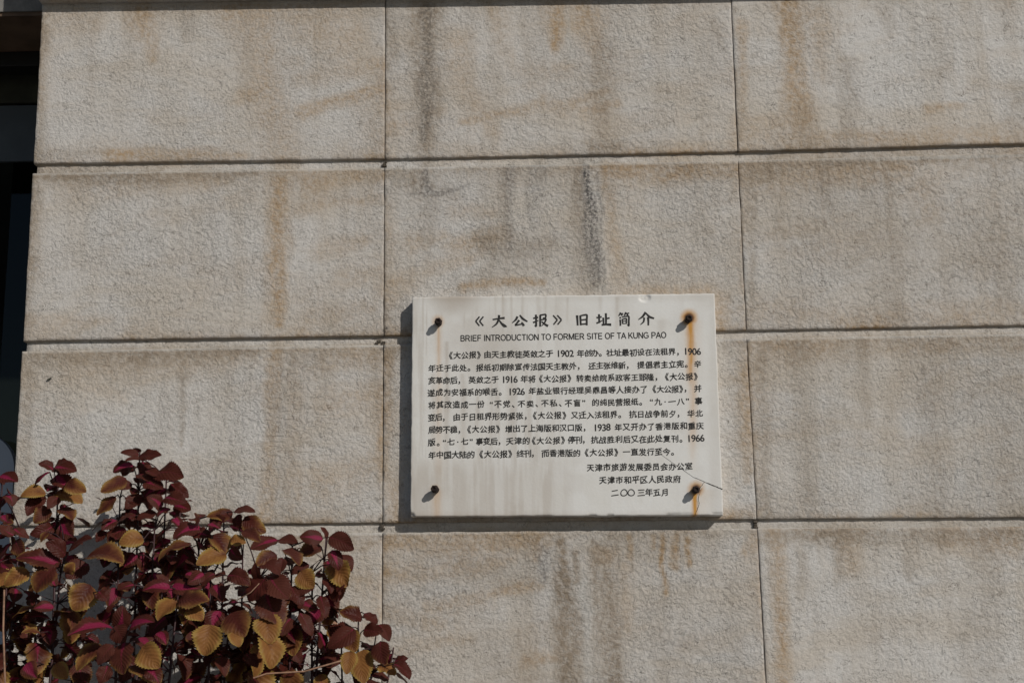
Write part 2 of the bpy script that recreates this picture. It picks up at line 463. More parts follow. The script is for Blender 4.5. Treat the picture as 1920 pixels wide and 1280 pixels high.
def wall_stain_glint(X, Z):
    """RGBA stain amounts (ochre, soot, brown, pale with painted arris highlight) at wall points"""
    wob = (fbm(X * 22, Z * 14) - .5) * 0.028
    wob2 = (fbm(X * 14 + 40, Z * 22) - .5) * 0.028
    x = X + wob; z = Z + wob2
    ch = {'o': np.zeros_like(X), 'd': np.zeros_like(X), 'b': np.zeros_like(X), 'l': np.zeros_like(X)}
    breakup = 0.55 + 0.9 * fbm(X * 34, Z * 9)
    breakup2 = 0.5 + 1.0 * fbm(X * 9 + 11, Z * 40 + 3)
    for k, pts, hw, s in _SEG:
        hmax = max(hw) * 2.1
        px = [p[0] for p in pts]; pz = [p[1] for p in pts]
        sel = (x > min(px) - hmax) & (x < max(px) + hmax) & (z > min(pz) - hmax) & (z < max(pz) + hmax)
        if not sel.any():
            continue
        xs, zs = x[sel], z[sel]
        best = np.zeros_like(xs)
        for i in range(len(pts) - 1):
            ax, az = pts[i]; bx, bz = pts[i + 1]
            dx, dz = bx - ax, bz - az
            t = np.clip(((xs - ax) * dx + (zs - az) * dz) / (dx * dx + dz * dz + 1e-9), 0, 1)
            d = np.hypot(xs - ax - t * dx, zs - az - t * dz)
            w = hw[i] * (1 - t) + hw[i + 1] * t
            best = np.maximum(best, 1 - sstep(0.10 if k != 'd' else .45, 1.9 if k != 'd' else 1.35, d / w))
        horiz = abs(px[-1] - px[0]) > abs(pz[-1] - pz[0])
        ch[k][sel] = np.maximum(ch[k][sel], best * s * (.85 if horiz and k == 'o' else .9 if k == 'o' else 1) * (breakup2 if horiz else breakup)[sel])
    o = ch['o'] + 0.12 * sstep(.50, .74, fbm(X * 5 + 3, Z * 17 + X * -3.5))
    b = ch['b'] + 0.15 * sstep(.52, .78, fbm(X * 26 + 9, Z * 2.6))
    # dirt washed down from under every joint, and a little held along the lower arris
    for i, (za, zb) in enumerate(ROW_Z):
        t = za - Z - .004; inside = (t > 0) & (Z > zb - .006)
        run = fbm(X * 17 + 31 * i, X * 0 + 2.5 * i + Z * 1.2, 4)
        Ln = .018 + .34 * np.clip(run - .36, 0, 1) ** 1.7
        wash = np.where(inside, np.exp(-np.clip(t, 0, 2) / Ln), 0)
        b = b + .38 * wash * (.3 + 1.1 * fbm(X * 6 + 7 * i, Z * 8))
        o = o + .22 * wash * sstep(.45, .7, fbm(X * 9 + 3 * i, Z * 3 + 4))
        low = np.where(inside, np.exp(-np.clip(Z - zb, 0, 2) / .016), 0)
        o = o + .38 * low * sstep(.40, .62, fbm(X * 7 + 19 * i, Z * 4))
        b = b + .22 * low * sstep(.45, .65, fbm(X * 11 + 29 * i, Z * 4))
    arris = np.zeros_like(X)                               # sunlit highlight painted pale along the upper arris of each block
    for za, zb in ROW_Z:
        arris = np.maximum(arris, .55 * (1 - sstep(.003, .007, np.abs(Z - za + (X - at(720, 314)[0]) * 0))))
    return np.stack([np.clip(o, 0, .95), np.clip(ch['d'], 0, .95), np.clip(b, 0, .95), np.clip(ch['l'] + arris * (.3 + .9 * fbm(X * 20, Z * 2)), 0, .9)], 1)


def slab(name, quad, yf, yb, mat, parent, step=0.006, cham=0.0028, stain=True, seed=0, stain_fn=None, dent=None, tops=True):
    """stone slab: finely divided front face with a worn arris, straight sides; quad = BL, BR, TR, TL as (x, z)"""
    q = [np.array(p, float) for p in quad]
    w = np.linalg.norm(q[1] - q[0]); hh = np.linalg.norm(q[3] - q[0])
    nx = max(3, int(w / step)); nz = max(3, int(hh / step))
    s = np.concatenate([[0], np.linspace(cham * .45 / w, 1 - cham * .45 / w, nx), [1]])
    t = np.concatenate([[0], np.linspace(cham / hh, 1 - cham / hh, nz), [1]])
    S, T = np.meshgrid(s, t)
    XZ = (q[0] * ((1 - S) * (1 - T))[..., None] + q[1] * (S * (1 - T))[..., None]
          + q[2] * (S * T)[..., None] + q[3] * ((1 - S) * T)[..., None])
    X, Z = XZ[..., 0].copy(), XZ[..., 1].copy()
    Y = np.full_like(X, yf)
    edge = (S == 0) | (S == 1) | (T == 0) | (T == 1)
    Y[edge] += cham * (0.55 + 0.9 * vnoise(X[edge] * 70 + seed, Z[edge] * 70))
    upright = ((S == 0) | (S == 1)) & (T > 0) & (T < 1)
    Y[upright] -= cham * .45                               # the upright joints are crisper than the bed joints
    jit = (fbm(X * 40 + seed, Z * 40, 3) - .5) * 0.0026
    Z[0, :] += jit[0, :]; Z[-1, :] += jit[-1, :]; X[:, 0] += jit[:, 0]; X[:, -1] += jit[:, -1]
    if dent is not None:
        Y = Y + dent(X, Z)
    R_, C_ = X.shape
    V = np.stack([X.ravel(), Y.ravel(), Z.ravel()], 1)
    idx = np.arange(R_ * C_).reshape(R_, C_)
    Fq = np.stack([idx[:-1, :-1].ravel(), idx[:-1, 1:].ravel(), idx[1:, 1:].ravel(), idx[1:, :-1].ravel()], 1)
    ring = np.concatenate([idx[0, :], idx[1:, -1], idx[-1, -2::-1], idx[-2:0:-1, 0]])
    back = V[ring].copy(); back[:, 1] = yb
    b0 = len(V)
    V = np.concatenate([V, back])
    nr = len(ring)
    i = np.arange(nr); j = (i + 1) % nr
    Fs = np.stack([ring[i], b0 + i, b0 + j, ring[j]], 1)
    Fa = np.concatenate([Fq, Fs])
    me = bpy.data.meshes.new(name)
    me.vertices.add(len(V)); me.vertices.foreach_set('co', V.astype(np.float32).ravel())
    me.loops.add(Fa.size); me.loops.foreach_set('vertex_index', Fa.astype(np.int32).ravel())
    me.polygons.add(len(Fa))
    me.polygons.foreach_set('loop_start', np.arange(0, Fa.size, 4, dtype=np.int32))
    me.polygons.foreach_set('loop_total', np.full(len(Fa), 4, dtype=np.int32))
    me.update(calc_edges=True)
    fn = stain_fn or (wall_stain_glint if stain else None)
    if fn is not None:
        a = me.color_attributes.new('stain', 'FLOAT_COLOR', 'POINT')
        st_ = fn(V[:, 0], V[:, 2])
        if stain_fn is None:                                # each block is a little stained round its own rim
            ed = np.minimum(np.minimum(S, 1 - S) * w, np.minimum(T, 1 - T) * hh).ravel()
            xx, zz = V[:len(ed), 0], V[:len(ed), 2]
            nn = fbm(xx * 8 + seed, zz * 8, 3)
            st_[:len(ed), 0] += .32 * np.exp(-ed / .028) * sstep(.38, .66, nn)
            st_[:len(ed), 2] += .26 * np.exp(-ed / .016) * sstep(.40, .70, fbm(xx * 6 + seed * 3, zz * 6 + 9, 3))
            st_ = np.clip(st_, 0, .95)
        a.data.foreach_set('color', st_.astype(np.float32).ravel())
    me.materials.append(mat)
    me.validate()
    return link(bpy.data.objects.new(name, me), parent)


# ------------------------------------------------------------------ the ground
def ground_material():
    m, nt, bs, out = new_mat('grey_paving')
    g = N(nt)
    p = g.n('ShaderNodeNewGeometry').outputs['Position']
    br = g.n('ShaderNodeTexBrick')
    g.set(br.inputs['Vector'], p)
    br.inputs['Scale'].default_value = 1.6
    br.inputs['Color1'].default_value = (0.13, 0.13, 0.13, 1)
    br.inputs['Color2'].default_value = (0.11, 0.11, 0.11, 1)
    br.inputs['Mortar'].default_value = (0.09, 0.085, 0.08, 1)
    br.inputs['Mortar Size'].default_value = 0.008
    c = g.mix(g.ramp(g.noise(p, 6, 4.0), 0.3, 0.7, 0, 0.4), br.outputs[0], (0.09, 0.09, 0.088))
    g.set(bs.inputs['Base Color'], c)
    bs.inputs['Roughness'].default_value = 0.85
    return m


o = mesh_obj('pavement', [(-60, -80, 0), (60, -80, 0), (60, 40, 0), (-60, 40, 0)], [(0, 1, 2, 3)], ground_material())
tag(o, kind='structure')

# ------------------------------------------------------------------ the building
bld = empty('stone_building', (0.4, 0.25, 0.0),
            'weathered beige stone facade of large pitted blocks with dark horizontal grooves', 'building')
GROOVE = 0.0105                                        # depth of the horizontal grooves


def xz(px, py):
    p = at(px, py)
    return (p[0], p[2])


def xline(z, pa, pb):
    """x on the wall at height z along the joint through two photo points"""
    a, b = xz(*pa), xz(*pb)
    return a[0] + (b[0] - a[0]) * (z - a[1]) / (b[1] - a[1])


# corner pixels read off the photograph: (bottom edge of the course), (top edge of the course)
JL, J0, J1 = 'L', '0', '1'
bottoms = [
    {'L': (63, 307), '0': (721.5, 298), '1': (1383.5, 284.5), 'R': (2090, 264)},
    {'L': (44, 639.5), '0': (719.3, 629.3), '1': (1399.5, 619), 'R': (2110, 606)},
    {'L': (21, 986), '0': (717.3, 979.8), '1': (1419, 973), 'R': (2130, 968)},
    {'L': (0, 1345), '0': (715, 1342), '1': (1440, 1338), 'R': (2150, 1335)},
]
tops = [
    {'L': (80, -4), '0': (722.6, -9), '1': (1370, -20), 'R': (2070, -36)},
    {'L': (61, 325), '0': (721, 314.5), '1': (1384.3, 301), 'R': (2091, 280.5)},
    {'L': (41, 658), '0': (719, 646), '1': (1400, 634.5), 'R': (2111, 622)},
    {'L': (18, 1004), '0': (717, 998), '1': (1420, 990), 'R': (2131, 985)},
]
GAP = 0.0009
SEED = 0
for row in range(4):
    B, T = bottoms[row], tops[row]
    for a, b in (('L', '0'), ('0', '1'), ('1', 'R')):
        bl, br_, tr, tl = xz(*B[a]), xz(*B[b]), xz(*T[b]), xz(*T[a])
        ga = 0 if a == 'L' else GAP
        SEED += 13
        dy = (0.0, 0.0012, -0.0008)[(row * 2 + 'L01'.index(a)) % 3]
        slab('stone_slab', [(bl[0] + ga, bl[1]), (br_[0] - GAP, br_[1]), (tr[0] - GAP, tr[1]), (tl[0] + ga, tl[1])],
             dy, 0.052, STONE, bld, seed=SEED)
# courses out of the photograph, below and above
ZB = xz(715, 1342)[1]
ZT = xz(722, 4)[1]
XL = -0.953
slab('base_course', [(XL - 0.03, 0.0), (2.35, 0.0), (2.35, ZB - .025), (XL - 0.03, ZB - .025)], -0.002, 0.052, STONE, bld, step=0.03)
# projecting course that throws the shadow along the top
la, lb = xz(80, 8.5), xz(1920, -22)
led = slab('projecting_course', [(la[0] - .002, la[1]), (2.35, lb[1] - .008), (2.35, lb[1] + .5), (la[0] - .002, la[1] + .5)], -0.031, 0.052, STONE, bld, step=0.01)
# underside of that course
uv = [(la[0] - .002, -0.029, la[1] + .0005), (2.35, -0.029, lb[1] - .0075), (2.35, 0.05, lb[1] - .0075), (la[0] - .002, 0.05, la[1] + .0005)]
me_ = mesh_obj('course_underside', uv, [(0, 3, 2, 1)], STONE_PLAIN, bld)
# core behind the slabs: its face is the back of the grooves, its end is the window reveal
core_quad = [(XL - .012, 0.0), (2.35, 0.0), (2.35, ZT + .6), (XL + .002, ZT + .6)]
lc = [xz(66.5, 315), xz(46.5, 650)]
sl = (lc[1][0] - lc[0][0]) / (lc[1][1] - lc[0][1])
core_quad = [(lc[0][0] + sl * (0 - lc[0][1]), 0.0), (2.35, 0.0), (2.35, ZT + .6), (lc[0][0] + sl * (ZT + .6 - lc[0][1]), ZT + .6)]
slab('wall_core', core_quad, GROOVE, 0.62, STONE, bld, step=0.02, cham=0.004)
# crumbling mortar plugs in the grooves
for (px, py, wpx, hpx, dep) in ((712, 640.5, 15, 9, .004), (716, 990, 6, 13, .006), (720.5, 306, 5, 12, .006), (1418, 982, 3.5, 14, .006)):
    mb = MB()
    rr = random.Random(int(px))
    c0 = at(px, py)
    sc_ = 3.41 / F
    for k in range(9):
        x = c0[0] + rr.uniform(-.5, .5) * wpx * sc_; z = c0[2] + rr.uniform(-.5, .5) * hpx * sc_
        r = rr.uniform(.0014, .0034)
        mb.box(x - r * 1.5, x + r * 1.4, GROOVE - dep - rr.uniform(0, .002), GROOVE + .004, z - r, z + r)
    mb.build('mortar', MORTAR, bld, bevel=.001)

# --- window bay on the left
LINT_Y = 0.18
lz = xz(0, 0)[1]
lb_ = at(40, 28.5, LINT_Y)
LINT_Z = lb_[2]
XW0 = -2.6
LINT = simple('grey_lintel_stone', (0.19, 0.18, 0.165), 0.85, 0, 0.35, 14, 0.25, 0.001)
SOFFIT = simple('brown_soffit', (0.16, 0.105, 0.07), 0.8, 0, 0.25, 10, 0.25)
XE = core_quad[3][0] + .006
mb = MB(); mb.box(XW0, XE + .02, LINT_Y, 0.60, LINT_Z + .012, LINT_Z + .55)
lint = mb.build('lintel', LINT, bld)
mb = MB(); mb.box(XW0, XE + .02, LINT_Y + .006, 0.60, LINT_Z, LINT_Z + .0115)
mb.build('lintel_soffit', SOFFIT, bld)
for k, (px, py) in enumerate(((8, 5), (22, 3), (41, 4))):        # dark scratches on the lintel face
    c0 = at(px, py, LINT_Y - .001)
    mb = MB(); mb.tube([(c0[0] - .010, LINT_Y, c0[2] - .004), (c0[0], LINT_Y - .0006, c0[2]), (c0[0] + .010, LINT_Y, c0[2] + .005)] if k < 2 else
                       [(c0[0], LINT_Y, c0[2] - .006), (c0[0] + .001, LINT_Y - .0006, c0[2] + .006)], [.0006, .0016, .0006] if k < 2 else [.0012, .0012], 6)
    mb.build('scratch', CRACK_DARK, lint)
GY = LINT_Y + .27
WIN_FRAME = simple('dark_window_frame', (0.012, 0.011, 0.010), 0.5, 0, 0.2, 30)


def glass_material():
    m, nt, bs, out = new_mat('dark_window_glass')
    g = N(nt)
    tr = g.n('ShaderNodeBsdfTransparent'); tr.inputs[0].default_value = (0.45, 0.50, 0.48, 1)
    gl = g.n('ShaderNodeBsdfGlossy'); gl.inputs['Roughness'].default_value = 0.02
    gl.inputs[0].default_value = (0.9, 0.95, 1, 1)
    mx = g.n('ShaderNodeMixShader'); mx.inputs[0].default_value = 0.02
    nt.links.new(tr.outputs[0], mx.inputs[1]); nt.links.new(gl.outputs[0], mx.inputs[2])
    nt.links.new(mx.outputs[0], out.inputs[0])
    nt.nodes.remove(bs)
    return m


GLASS = glass_material()
win = MB()
zf = at(40, 112, GY)[2]
win.box(XW0, XE + .02, GY - .02, GY + .05, zf - .03, LINT_Z)           # head
win.box(XE - .035, XE + .02, GY - .02, GY + .05, .9, zf - .03)         # jamb beside the pier
win.box(XW0, XW0 + .06, GY - .02, GY + .05, .9, zf - .03)
win.box(XW0, XE + .02, GY - .02, GY + .05, .84, .90)
win.box(-1.75, -1.70, GY - .018, GY + .048, .9, zf - .03)
wf = win.build('window', WIN_FRAME, bld, bevel=.003)
mb = MB(); mb.box(XW0 + .06, -1.75, GY + .012, GY + .018, .9, zf - .03); mb.build('glass_pane', GLASS, wf)
mb = MB(); mb.box(-1.70, XE - .035, GY + .012, GY + .018, .9, zf - .03); mb.build('glass_pane', GLASS, wf)
mb = MB(); mb.box(XW0, XE + .02, .06, .60, .70, .838); mb.build('window_sill', LINT, bld, bevel=.006)
mb = MB(); mb.box(XW0, XE + .02, .10, .58, .0, .698); mb.build('apron_wall', LINT, bld)
mb = MB(); mb.box(XW0 - .9, XW0 - .002, .0, .62, .0, LINT_Z + .55); mb.build('far_pier', STONE_PLAIN, bld, bevel=.004)
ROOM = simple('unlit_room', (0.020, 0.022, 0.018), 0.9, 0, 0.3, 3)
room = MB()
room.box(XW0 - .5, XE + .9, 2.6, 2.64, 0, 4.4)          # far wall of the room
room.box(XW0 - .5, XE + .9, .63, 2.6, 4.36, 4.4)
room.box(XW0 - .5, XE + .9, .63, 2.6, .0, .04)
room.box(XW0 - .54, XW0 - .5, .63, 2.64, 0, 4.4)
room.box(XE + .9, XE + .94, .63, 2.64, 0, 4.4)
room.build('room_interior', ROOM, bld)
# added panels behind the glass, coloured to imitate reflections in the pane
REFL_BLUE = simple('bluish_reflection', (0.085, 0.10, 0.112), 0.8, 0, 0.12, 8)
REFL_Y = GY + .10
mb = MB()
mb.box(-2.45, XE - .005, REFL_Y, REFL_Y + .012, at(40, 302, REFL_Y)[2], at(40, 198, REFL_Y)[2])
mb.build('reflection_band', REFL_BLUE, bld)
REFL_GREEN = simple('dark_green_reflection', (0.05, 0.05, 0.034), 0.9, 0, 0.3, 12)  # greenish reflection tone, put into the colour of an added panel
mb = MB()
mb.box(-2.45, XE - .005, REFL_Y, REFL_Y + .014, at(40, 193, REFL_Y)[2], zf + .02)
mb.build('green_reflection_band', REFL_GREEN, bld)
# added round-topped grey panel, imitates a curved reflection low in the glass
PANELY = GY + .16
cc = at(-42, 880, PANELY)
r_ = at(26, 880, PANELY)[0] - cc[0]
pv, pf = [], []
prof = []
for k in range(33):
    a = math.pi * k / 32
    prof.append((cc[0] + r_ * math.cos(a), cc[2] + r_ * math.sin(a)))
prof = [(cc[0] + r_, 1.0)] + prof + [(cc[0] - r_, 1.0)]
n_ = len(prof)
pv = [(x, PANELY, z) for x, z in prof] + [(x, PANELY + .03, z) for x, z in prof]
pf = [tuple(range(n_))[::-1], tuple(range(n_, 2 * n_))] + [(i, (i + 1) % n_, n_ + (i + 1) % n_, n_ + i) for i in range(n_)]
pan = mesh_obj('reflection_panel', pv, pf, simple('bluish_grey_reflection', (0.42, 0.46, 0.52), 0.7, 0, 0.06, 6))
tag(pan, 'pale bluish grey round topped panel imitating a reflection in the dark window glass', 'reflection_shape')

# ------------------------------------------------------------------ the plaque
PT = 0.041                                            # it stands this far off the wall face
pc = at(1062, 760, -PT)
plq = empty('plaque', (pc[0], -PT / 2, at(1062, 967, -PT)[2]),
            'white marble plaque with black Chinese inscription, rust streaks and a cracked corner', 'plaque')


def pxz(px, py):
    p = at(px, py, -PT)
    return p[0], p[2]


PS = 3.41 / F * (1 - PT / 3.41)                       # metres per photo pixel on the plaque face
BOLTS = [(821.5, 602), (1292, 596), (816, 916.5), (1305.5, 917)]


def plaque_stain(X, Z):
    # plaque-local photo scale: px from left edge, py from top edge
    D0 = X - CAM[0]; D1 = -PT - CAM[1]; D2 = Z - CAM[2]
    w_ = D0 * FWD[0] + D1 * FWD[1] + D2 * FWD[2]
    u = 960 + F * (D0 * RIGHT[0] + D1 * RIGHT[1] + D2 * RIGHT[2]) / w_ - 772
    v = 640 - F * (D0 * UP[0] + D1 * UP[1] + D2 * UP[2]) / w_ - 557
    o = np.zeros_like(X); d = np.zeros_like(X); b = np.zeros_like(X)
    wob = (fbm(v * .03, v * .011 + 3) - .5) * 4

    def streak(px, y0, y1, w, s, fade=1.0, w2=None):
        cx = px - 772; a = y0 - 557; e = y1 - 557
        t = np.clip((v - a) / (e - a), 0, 1)
        ww = w * (1 - t) + (w2 or w) * t
        m = np.exp(-((u + wob - cx) / ww) ** 2) * sstep(a - 3, a + 2, v) * (1 - sstep(e - .35 * (e - a), e, v)) * (1 - .75 * t * fade)
        return m * s
    nz = 0.65 + 0.7 * fbm(u * .25, v * .05)
    # rust from the four bolts
    o = np.maximum(o, streak(1295, 596, 750, 8.5, 1.0, .7, 6) * nz); o = np.maximum(o, streak(1299, 640, 900, 9, .40, .6, 7) * nz)
    o = np.maximum(o, streak(1297, 600, 720, 15, .28)); o = np.maximum(o, streak(823, 604, 720, 3.2, .50, .7, 4) * nz)
    o = np.maximum(o, streak(823, 604, 950, 6, .22, .6, 9)); o = np.maximum(o, streak(819, 918, 985, 8, .36, .3, 8) * nz)
    o = np.maximum(o, streak(1303, 918, 985, 5.5, .95, .2, 5) * nz); o = np.maximum(o, streak(1316, 918, 985, 16, .18))
    for (bx, by), rr, s in zip(BOLTS, (13, 17, 11, 17), (.34, .75, .2, .6)):
        rd = np.hypot(u - (bx - 772), (v - (by - 557)))
        o = np.maximum(o, s * (1 - sstep(rr * .5, rr * 1.25, rd)) * (.7 + .6 * fbm(u * .3, v * .3)))
        d = np.maximum(d, min(1, s * 1.4) * (1 - sstep(rr * .40, rr * .70, rd)))
    # brown water streaks
    st = fbm(u * .14, v * .006 + 1.7, 4)
    left = (1 - sstep(190, 330, u)) * sstep(-20, 25, u)
    b = b + .34 * sstep(.46, .74, st) * (0.10 + .90 * left)
    low = sstep(285, 330, v) * (1 - sstep(250, 330, u)) * (.55 + .6 * sstep(.38, .66, fbm(u * .10, v * .008 + 9)))
    b = np.maximum(b, .36 * low)
    b = np.maximum(b, .30 * (1 - sstep(20, 90, np.hypot((u - 150) / 1.3, v - 90))) )
    b = np.maximum(b, .55 * (1 - sstep(6, 46, np.hypot((u - 82) / 1.6, v - 2))))
    for px, y0, y1, w, s in ((893, 557, 700, 5, .26), (945, 560, 720, 6, .22), (980, 558, 640, 4, .20), (1157, 557, 640, 4, .30), (1064, 558, 620, 3, .28),
                             (921, 620, 960, 6, .34), (838, 640, 960, 5, .40), (868, 700, 960, 6, .30), (1125, 557, 590, 4, .3), (955, 640, 900, 7, .28),
                             (812, 700, 960, 5, .26), (899, 840, 965, 5, .32), (935, 840, 965, 4, .26), (985, 850, 965, 6, .22), (1240, 600, 700, 8, .14)):
        b = np.maximum(b, streak(px, y0, y1, w, s, .5) * (.6 + .8 * fbm(u * .4, v * .02)))
    b = b + .14 * (1 - sstep(0, 14, np.minimum(np.minimum(u, 565 - u), np.minimum(v, 410 - v))))
    b = b + .10 * sstep(.5, .75, fbm(u * .02, v * .02))
    return np.stack([np.clip(o, 0, .95), np.clip(d, 0, .95), np.clip(b, 0, .8), np.zeros_like(X)], 1)


chipx, chipz = pxz(1209, 558)


def plaque_dent(X, Z):
    r = np.hypot((X - chipx) / 1.25, (Z - chipz) / .95)
    dent = (1 - sstep(.007, .014, r)) * (.0018 + .004 * fbm(X * 260, Z * 260))
    cx, cz = pxz(771, 967)
    r2 = np.hypot((X - cx), (Z - cz))
    dent = dent + (1 - sstep(.004, .011, r2)) * .006
    zb = pxz(1062, 967)[1]
    lowe = (1 - sstep(.001, .004, Z - zb)) * sstep(.55, .75, vnoise(X * 45, X * 3)) * .003
    return dent + lowe


slab('marble_slab', [pxz(769.7, 968.2), pxz(1356, 965.6), pxz(1339.8, 550), pxz(773.3, 557)], -PT, 0.006, MARBLE, plq,
     step=0.0028, cham=0.0022, stain_fn=plaque_stain, dent=plaque_dent)

# --- bolts
for (bx, by), ang, tilt in zip(BOLTS, (10, 25, 0, 15), ((.0, .0), (.0, .0), (-.10, .05), (0, 0))):
    c = at(bx, by, -PT - .026)
    # foot of the bolt on the plaque directly behind its head
    def ring(y, r, n=6, a0=0.0, dx=0, dz=0):
        return [(c[0] + dx + r * math.cos(a0 + 2 * math.pi * k / n), y, c[2] + dz + r * math.sin(a0 + 2 * math.pi * k / n)) for k in range(n)]
    def stack(rings, n):
        v = [p for r in rings for p in r]; f = []
        for i in range(len(rings) - 1):
            for k in range(n):
                k2 = (k + 1) % n
                f.append((i * n + k, i * n + k2, (i + 1) * n + k2, (i + 1) * n + k))
        f.append(tuple((len(rings) - 1) * n + k for k in range(n)))
        return v, f
    dx, dz = tilt[0] * .03, tilt[1] * .03
    n = 16
    v, f = stack([ring(-PT + .002, .0082, n), ring(-PT - .012, .0080, n), ring(-PT - .0155, .0080, n, 0, dx * .5, dz * .5), ring(-PT - .029, .0068, n, 0, dx, dz),
                  ring(-PT - .031, .0062, n, 0, dx, dz), ring(-PT - .031, .0042, n, 0, dx, dz), ring(-PT - .028, .0038, n, 0, dx, dz)], n)
    b = mesh_obj('bolt', v, f, RUST, plq)
    a0 = math.radians(ang)
    v, f = stack([ring(-PT - .013, .0085, 6, a0), ring(-PT - .0145, .0100, 6, a0), ring(-PT - .024, .0100, 6, a0, dx * .7, dz * .7), ring(-PT - .0255, .0085, 6, a0, dx * .7, dz * .7)], 6)
    b.parent = plq
    mesh_obj('nut', v, f, RUST, b).location = (0, 0, 0)

# --- cracks
def ribbon(name, pts, widths, mat, y, jag=0.0, seed=1, parent=None, sub=6):
    rr = random.Random(seed)
    P = []
    for i in range(len(pts) - 1):
        for k in range(sub):
            t = k / sub
            P.append((pts[i][0] + (pts[i + 1][0] - pts[i][0]) * t + rr.uniform(-jag, jag), pts[i][1] + (pts[i + 1][1] - pts[i][1]) * t + rr.uniform(-jag, jag),
                      widths[i] + (widths[i + 1] - widths[i]) * t))
    P.append((*pts[-1], widths[-1]))
    v, f = [], []
    for i, (x, z, w) in enumerate(P):
        a = P[max(i - 1, 0)]; b = P[min(i + 1, len(P) - 1)]
        tx, tz = b[0] - a[0], b[1] - a[1]; L = math.hypot(tx, tz) or 1
        nx, nz_ = -tz / L, tx / L
        wj = w * rr.uniform(.7, 1.3) if jag else w
        v += [(x + nx * wj / 2, y, z + nz_ * wj / 2), (x - nx * wj / 2, y, z - nz_ * wj / 2)]
        if i:
            q = 2 * i
            f.append((q - 2, q - 1, q + 1, q))
    return mesh_obj(name, v, f, mat, parent)


def pl(pts):
    return [pxz(*p) for p in pts]


ribbon('crack', pl([(1240, 852), (1268, 872), (1300, 894), (1321, 903), (1340, 911), (1354.5, 917)]), [.0006, .0008, .0010, .0015, .0024, .0030], CRACK_DARK, -PT - .0003, .0004, 3, plq)
ribbon('crack', pl([(1321, 903), (1314, 912), (1311, 917)]), [.001, .001, .0008], CRACK_DARK, -PT - .0003, .0006, 4, plq)
ribbon('crack', pl([(1322.4, 904), (1316, 912), (1312.6, 917)]), [.002, .0022, .0014], CRACK_PALE, -PT - .0005, .0005, 5, plq)
ribbon('crack', pl([(1311, 926), (1309, 936), (1311, 944), (1308, 953), (1303, 965)]), [.0014, .0016, .0012, .0014, .0010], CRACK_DARK, -PT - .0003, .0008, 6, plq)
ribbon('crack', pl([(1309, 927), (1307.5, 936), (1309.4, 944), (1307.0, 950)]), [.0022, .002, .0016, .0008], CRACK_PALE, -PT - .0005, .0007, 7, plq)

# --- lettering
_gly = {}


def glyph(chs, off=0.0):
    """outline mesh (verts 2D, faces) of a character from the built-in font"""
    key = (chs, off)
    if key in _gly:
        return _gly[key]
    c = bpy.data.curves.new('glyph', 'FONT')
    c.body = chs
    c.size = 1.0
    c.resolution_u = 3
    c.offset = off
    t = bpy.data.objects.new('glyph', c)
    COL.objects.link(t)
    dg = bpy.context.evaluated_depsgraph_get()
    me = bpy.data.meshes.new_from_object(t.evaluated_get(dg))
    V = np.array([v.co[:2] for v in me.vertices]) if len(me.vertices) else np.zeros((0, 2))
    Fc = [tuple(p.vertices) for p in me.polygons]
    bpy.data.objects.remove(t); bpy.data.curves.remove(c); bpy.data.meshes.remove(me)
    _gly[key] = (V, Fc)
    return _gly[key]


WID = {'，': .72, '。': .72, '、': .72, '“': .55, '”': .55, '·': .6, '《': .62, '》': .62}
CIRC = '〇'


def text_line(name, segs, y0, em, parent, seed=0, kai=True):
    """segs: (photo x0, photo x1, text); y0: photo y of the line's centre at x=1062; one mesh for the line"""
    rr = random.Random(seed)
    AV, AF = [], []
    for x0, x1, s in segs:
        ws = [WID.get(ch, .54 if ch.isdigit() else 1.0) for ch in s]
        # glyph ink is a little narrower than its cell
        tot = sum(ws)
        unit = (x1 - x0) / (tot - .08)
        cx = x0 - .04 * unit
        for ch, w in zip(s, ws):
            mid = cx + w * unit / 2
            cx += w * unit
            V, Fc = glyph(ch)
            if not len(V):
                continue
            V = V.copy()
            lo, hi = V.min(0), V.max(0)
            cX = (lo[0] + hi[0]) / 2
            p0 = pxz(mid, y0)
            V[:, 0] -= cX
            if ch == '·': V[:, 1] += 0
            if ch in '，。、': V[:, 0] -= .10
            V[:, 1] -= .38
            if ch.isdigit(): V[:, 1] += .03; V *= (1.16, 1.18)
            elif kai and ch not in '《》，。、·“”':
                V[:, 0] *= .96
                V[:, 1] *= .94
                V[:, 1] += V[:, 0] * (.085 + rr.uniform(-.02, .02))           # brush-script rise to the right
                V[:, 0] += V[:, 1] * rr.uniform(-.03, .03)
                V[:, 1] += .03 * np.sin(V[:, 0] * 5 + rr.uniform(0, 6)) 
                V *= rr.uniform(.96, 1.03)
            e = em * PS
            b = len(AV)
            jz = rr.uniform(-.5, .5) * PS
            for k, (sx_, sz_) in enumerate(((0, 0), (.052, .004), (.026, .044))):      # cut a little heavier than the face of the type
                for a, q in V:
                    AV.append((p0[0] + (a + sx_) * e, -PT - .0004 - .00003 * k, p0[1] + (q + sz_) * e + jz))
                AF += [tuple(b + k * len(V) + i for i in f) for f in Fc]
    return mesh_obj(name, AV, AF, INK, parent)


def zs(*segs):
    """segment x values were read from an enlarged view (740 + x / 2.7234)"""
    return [(740 + a / 2.7234, 740 + b / 2.7234, s) for a, b, s in segs]


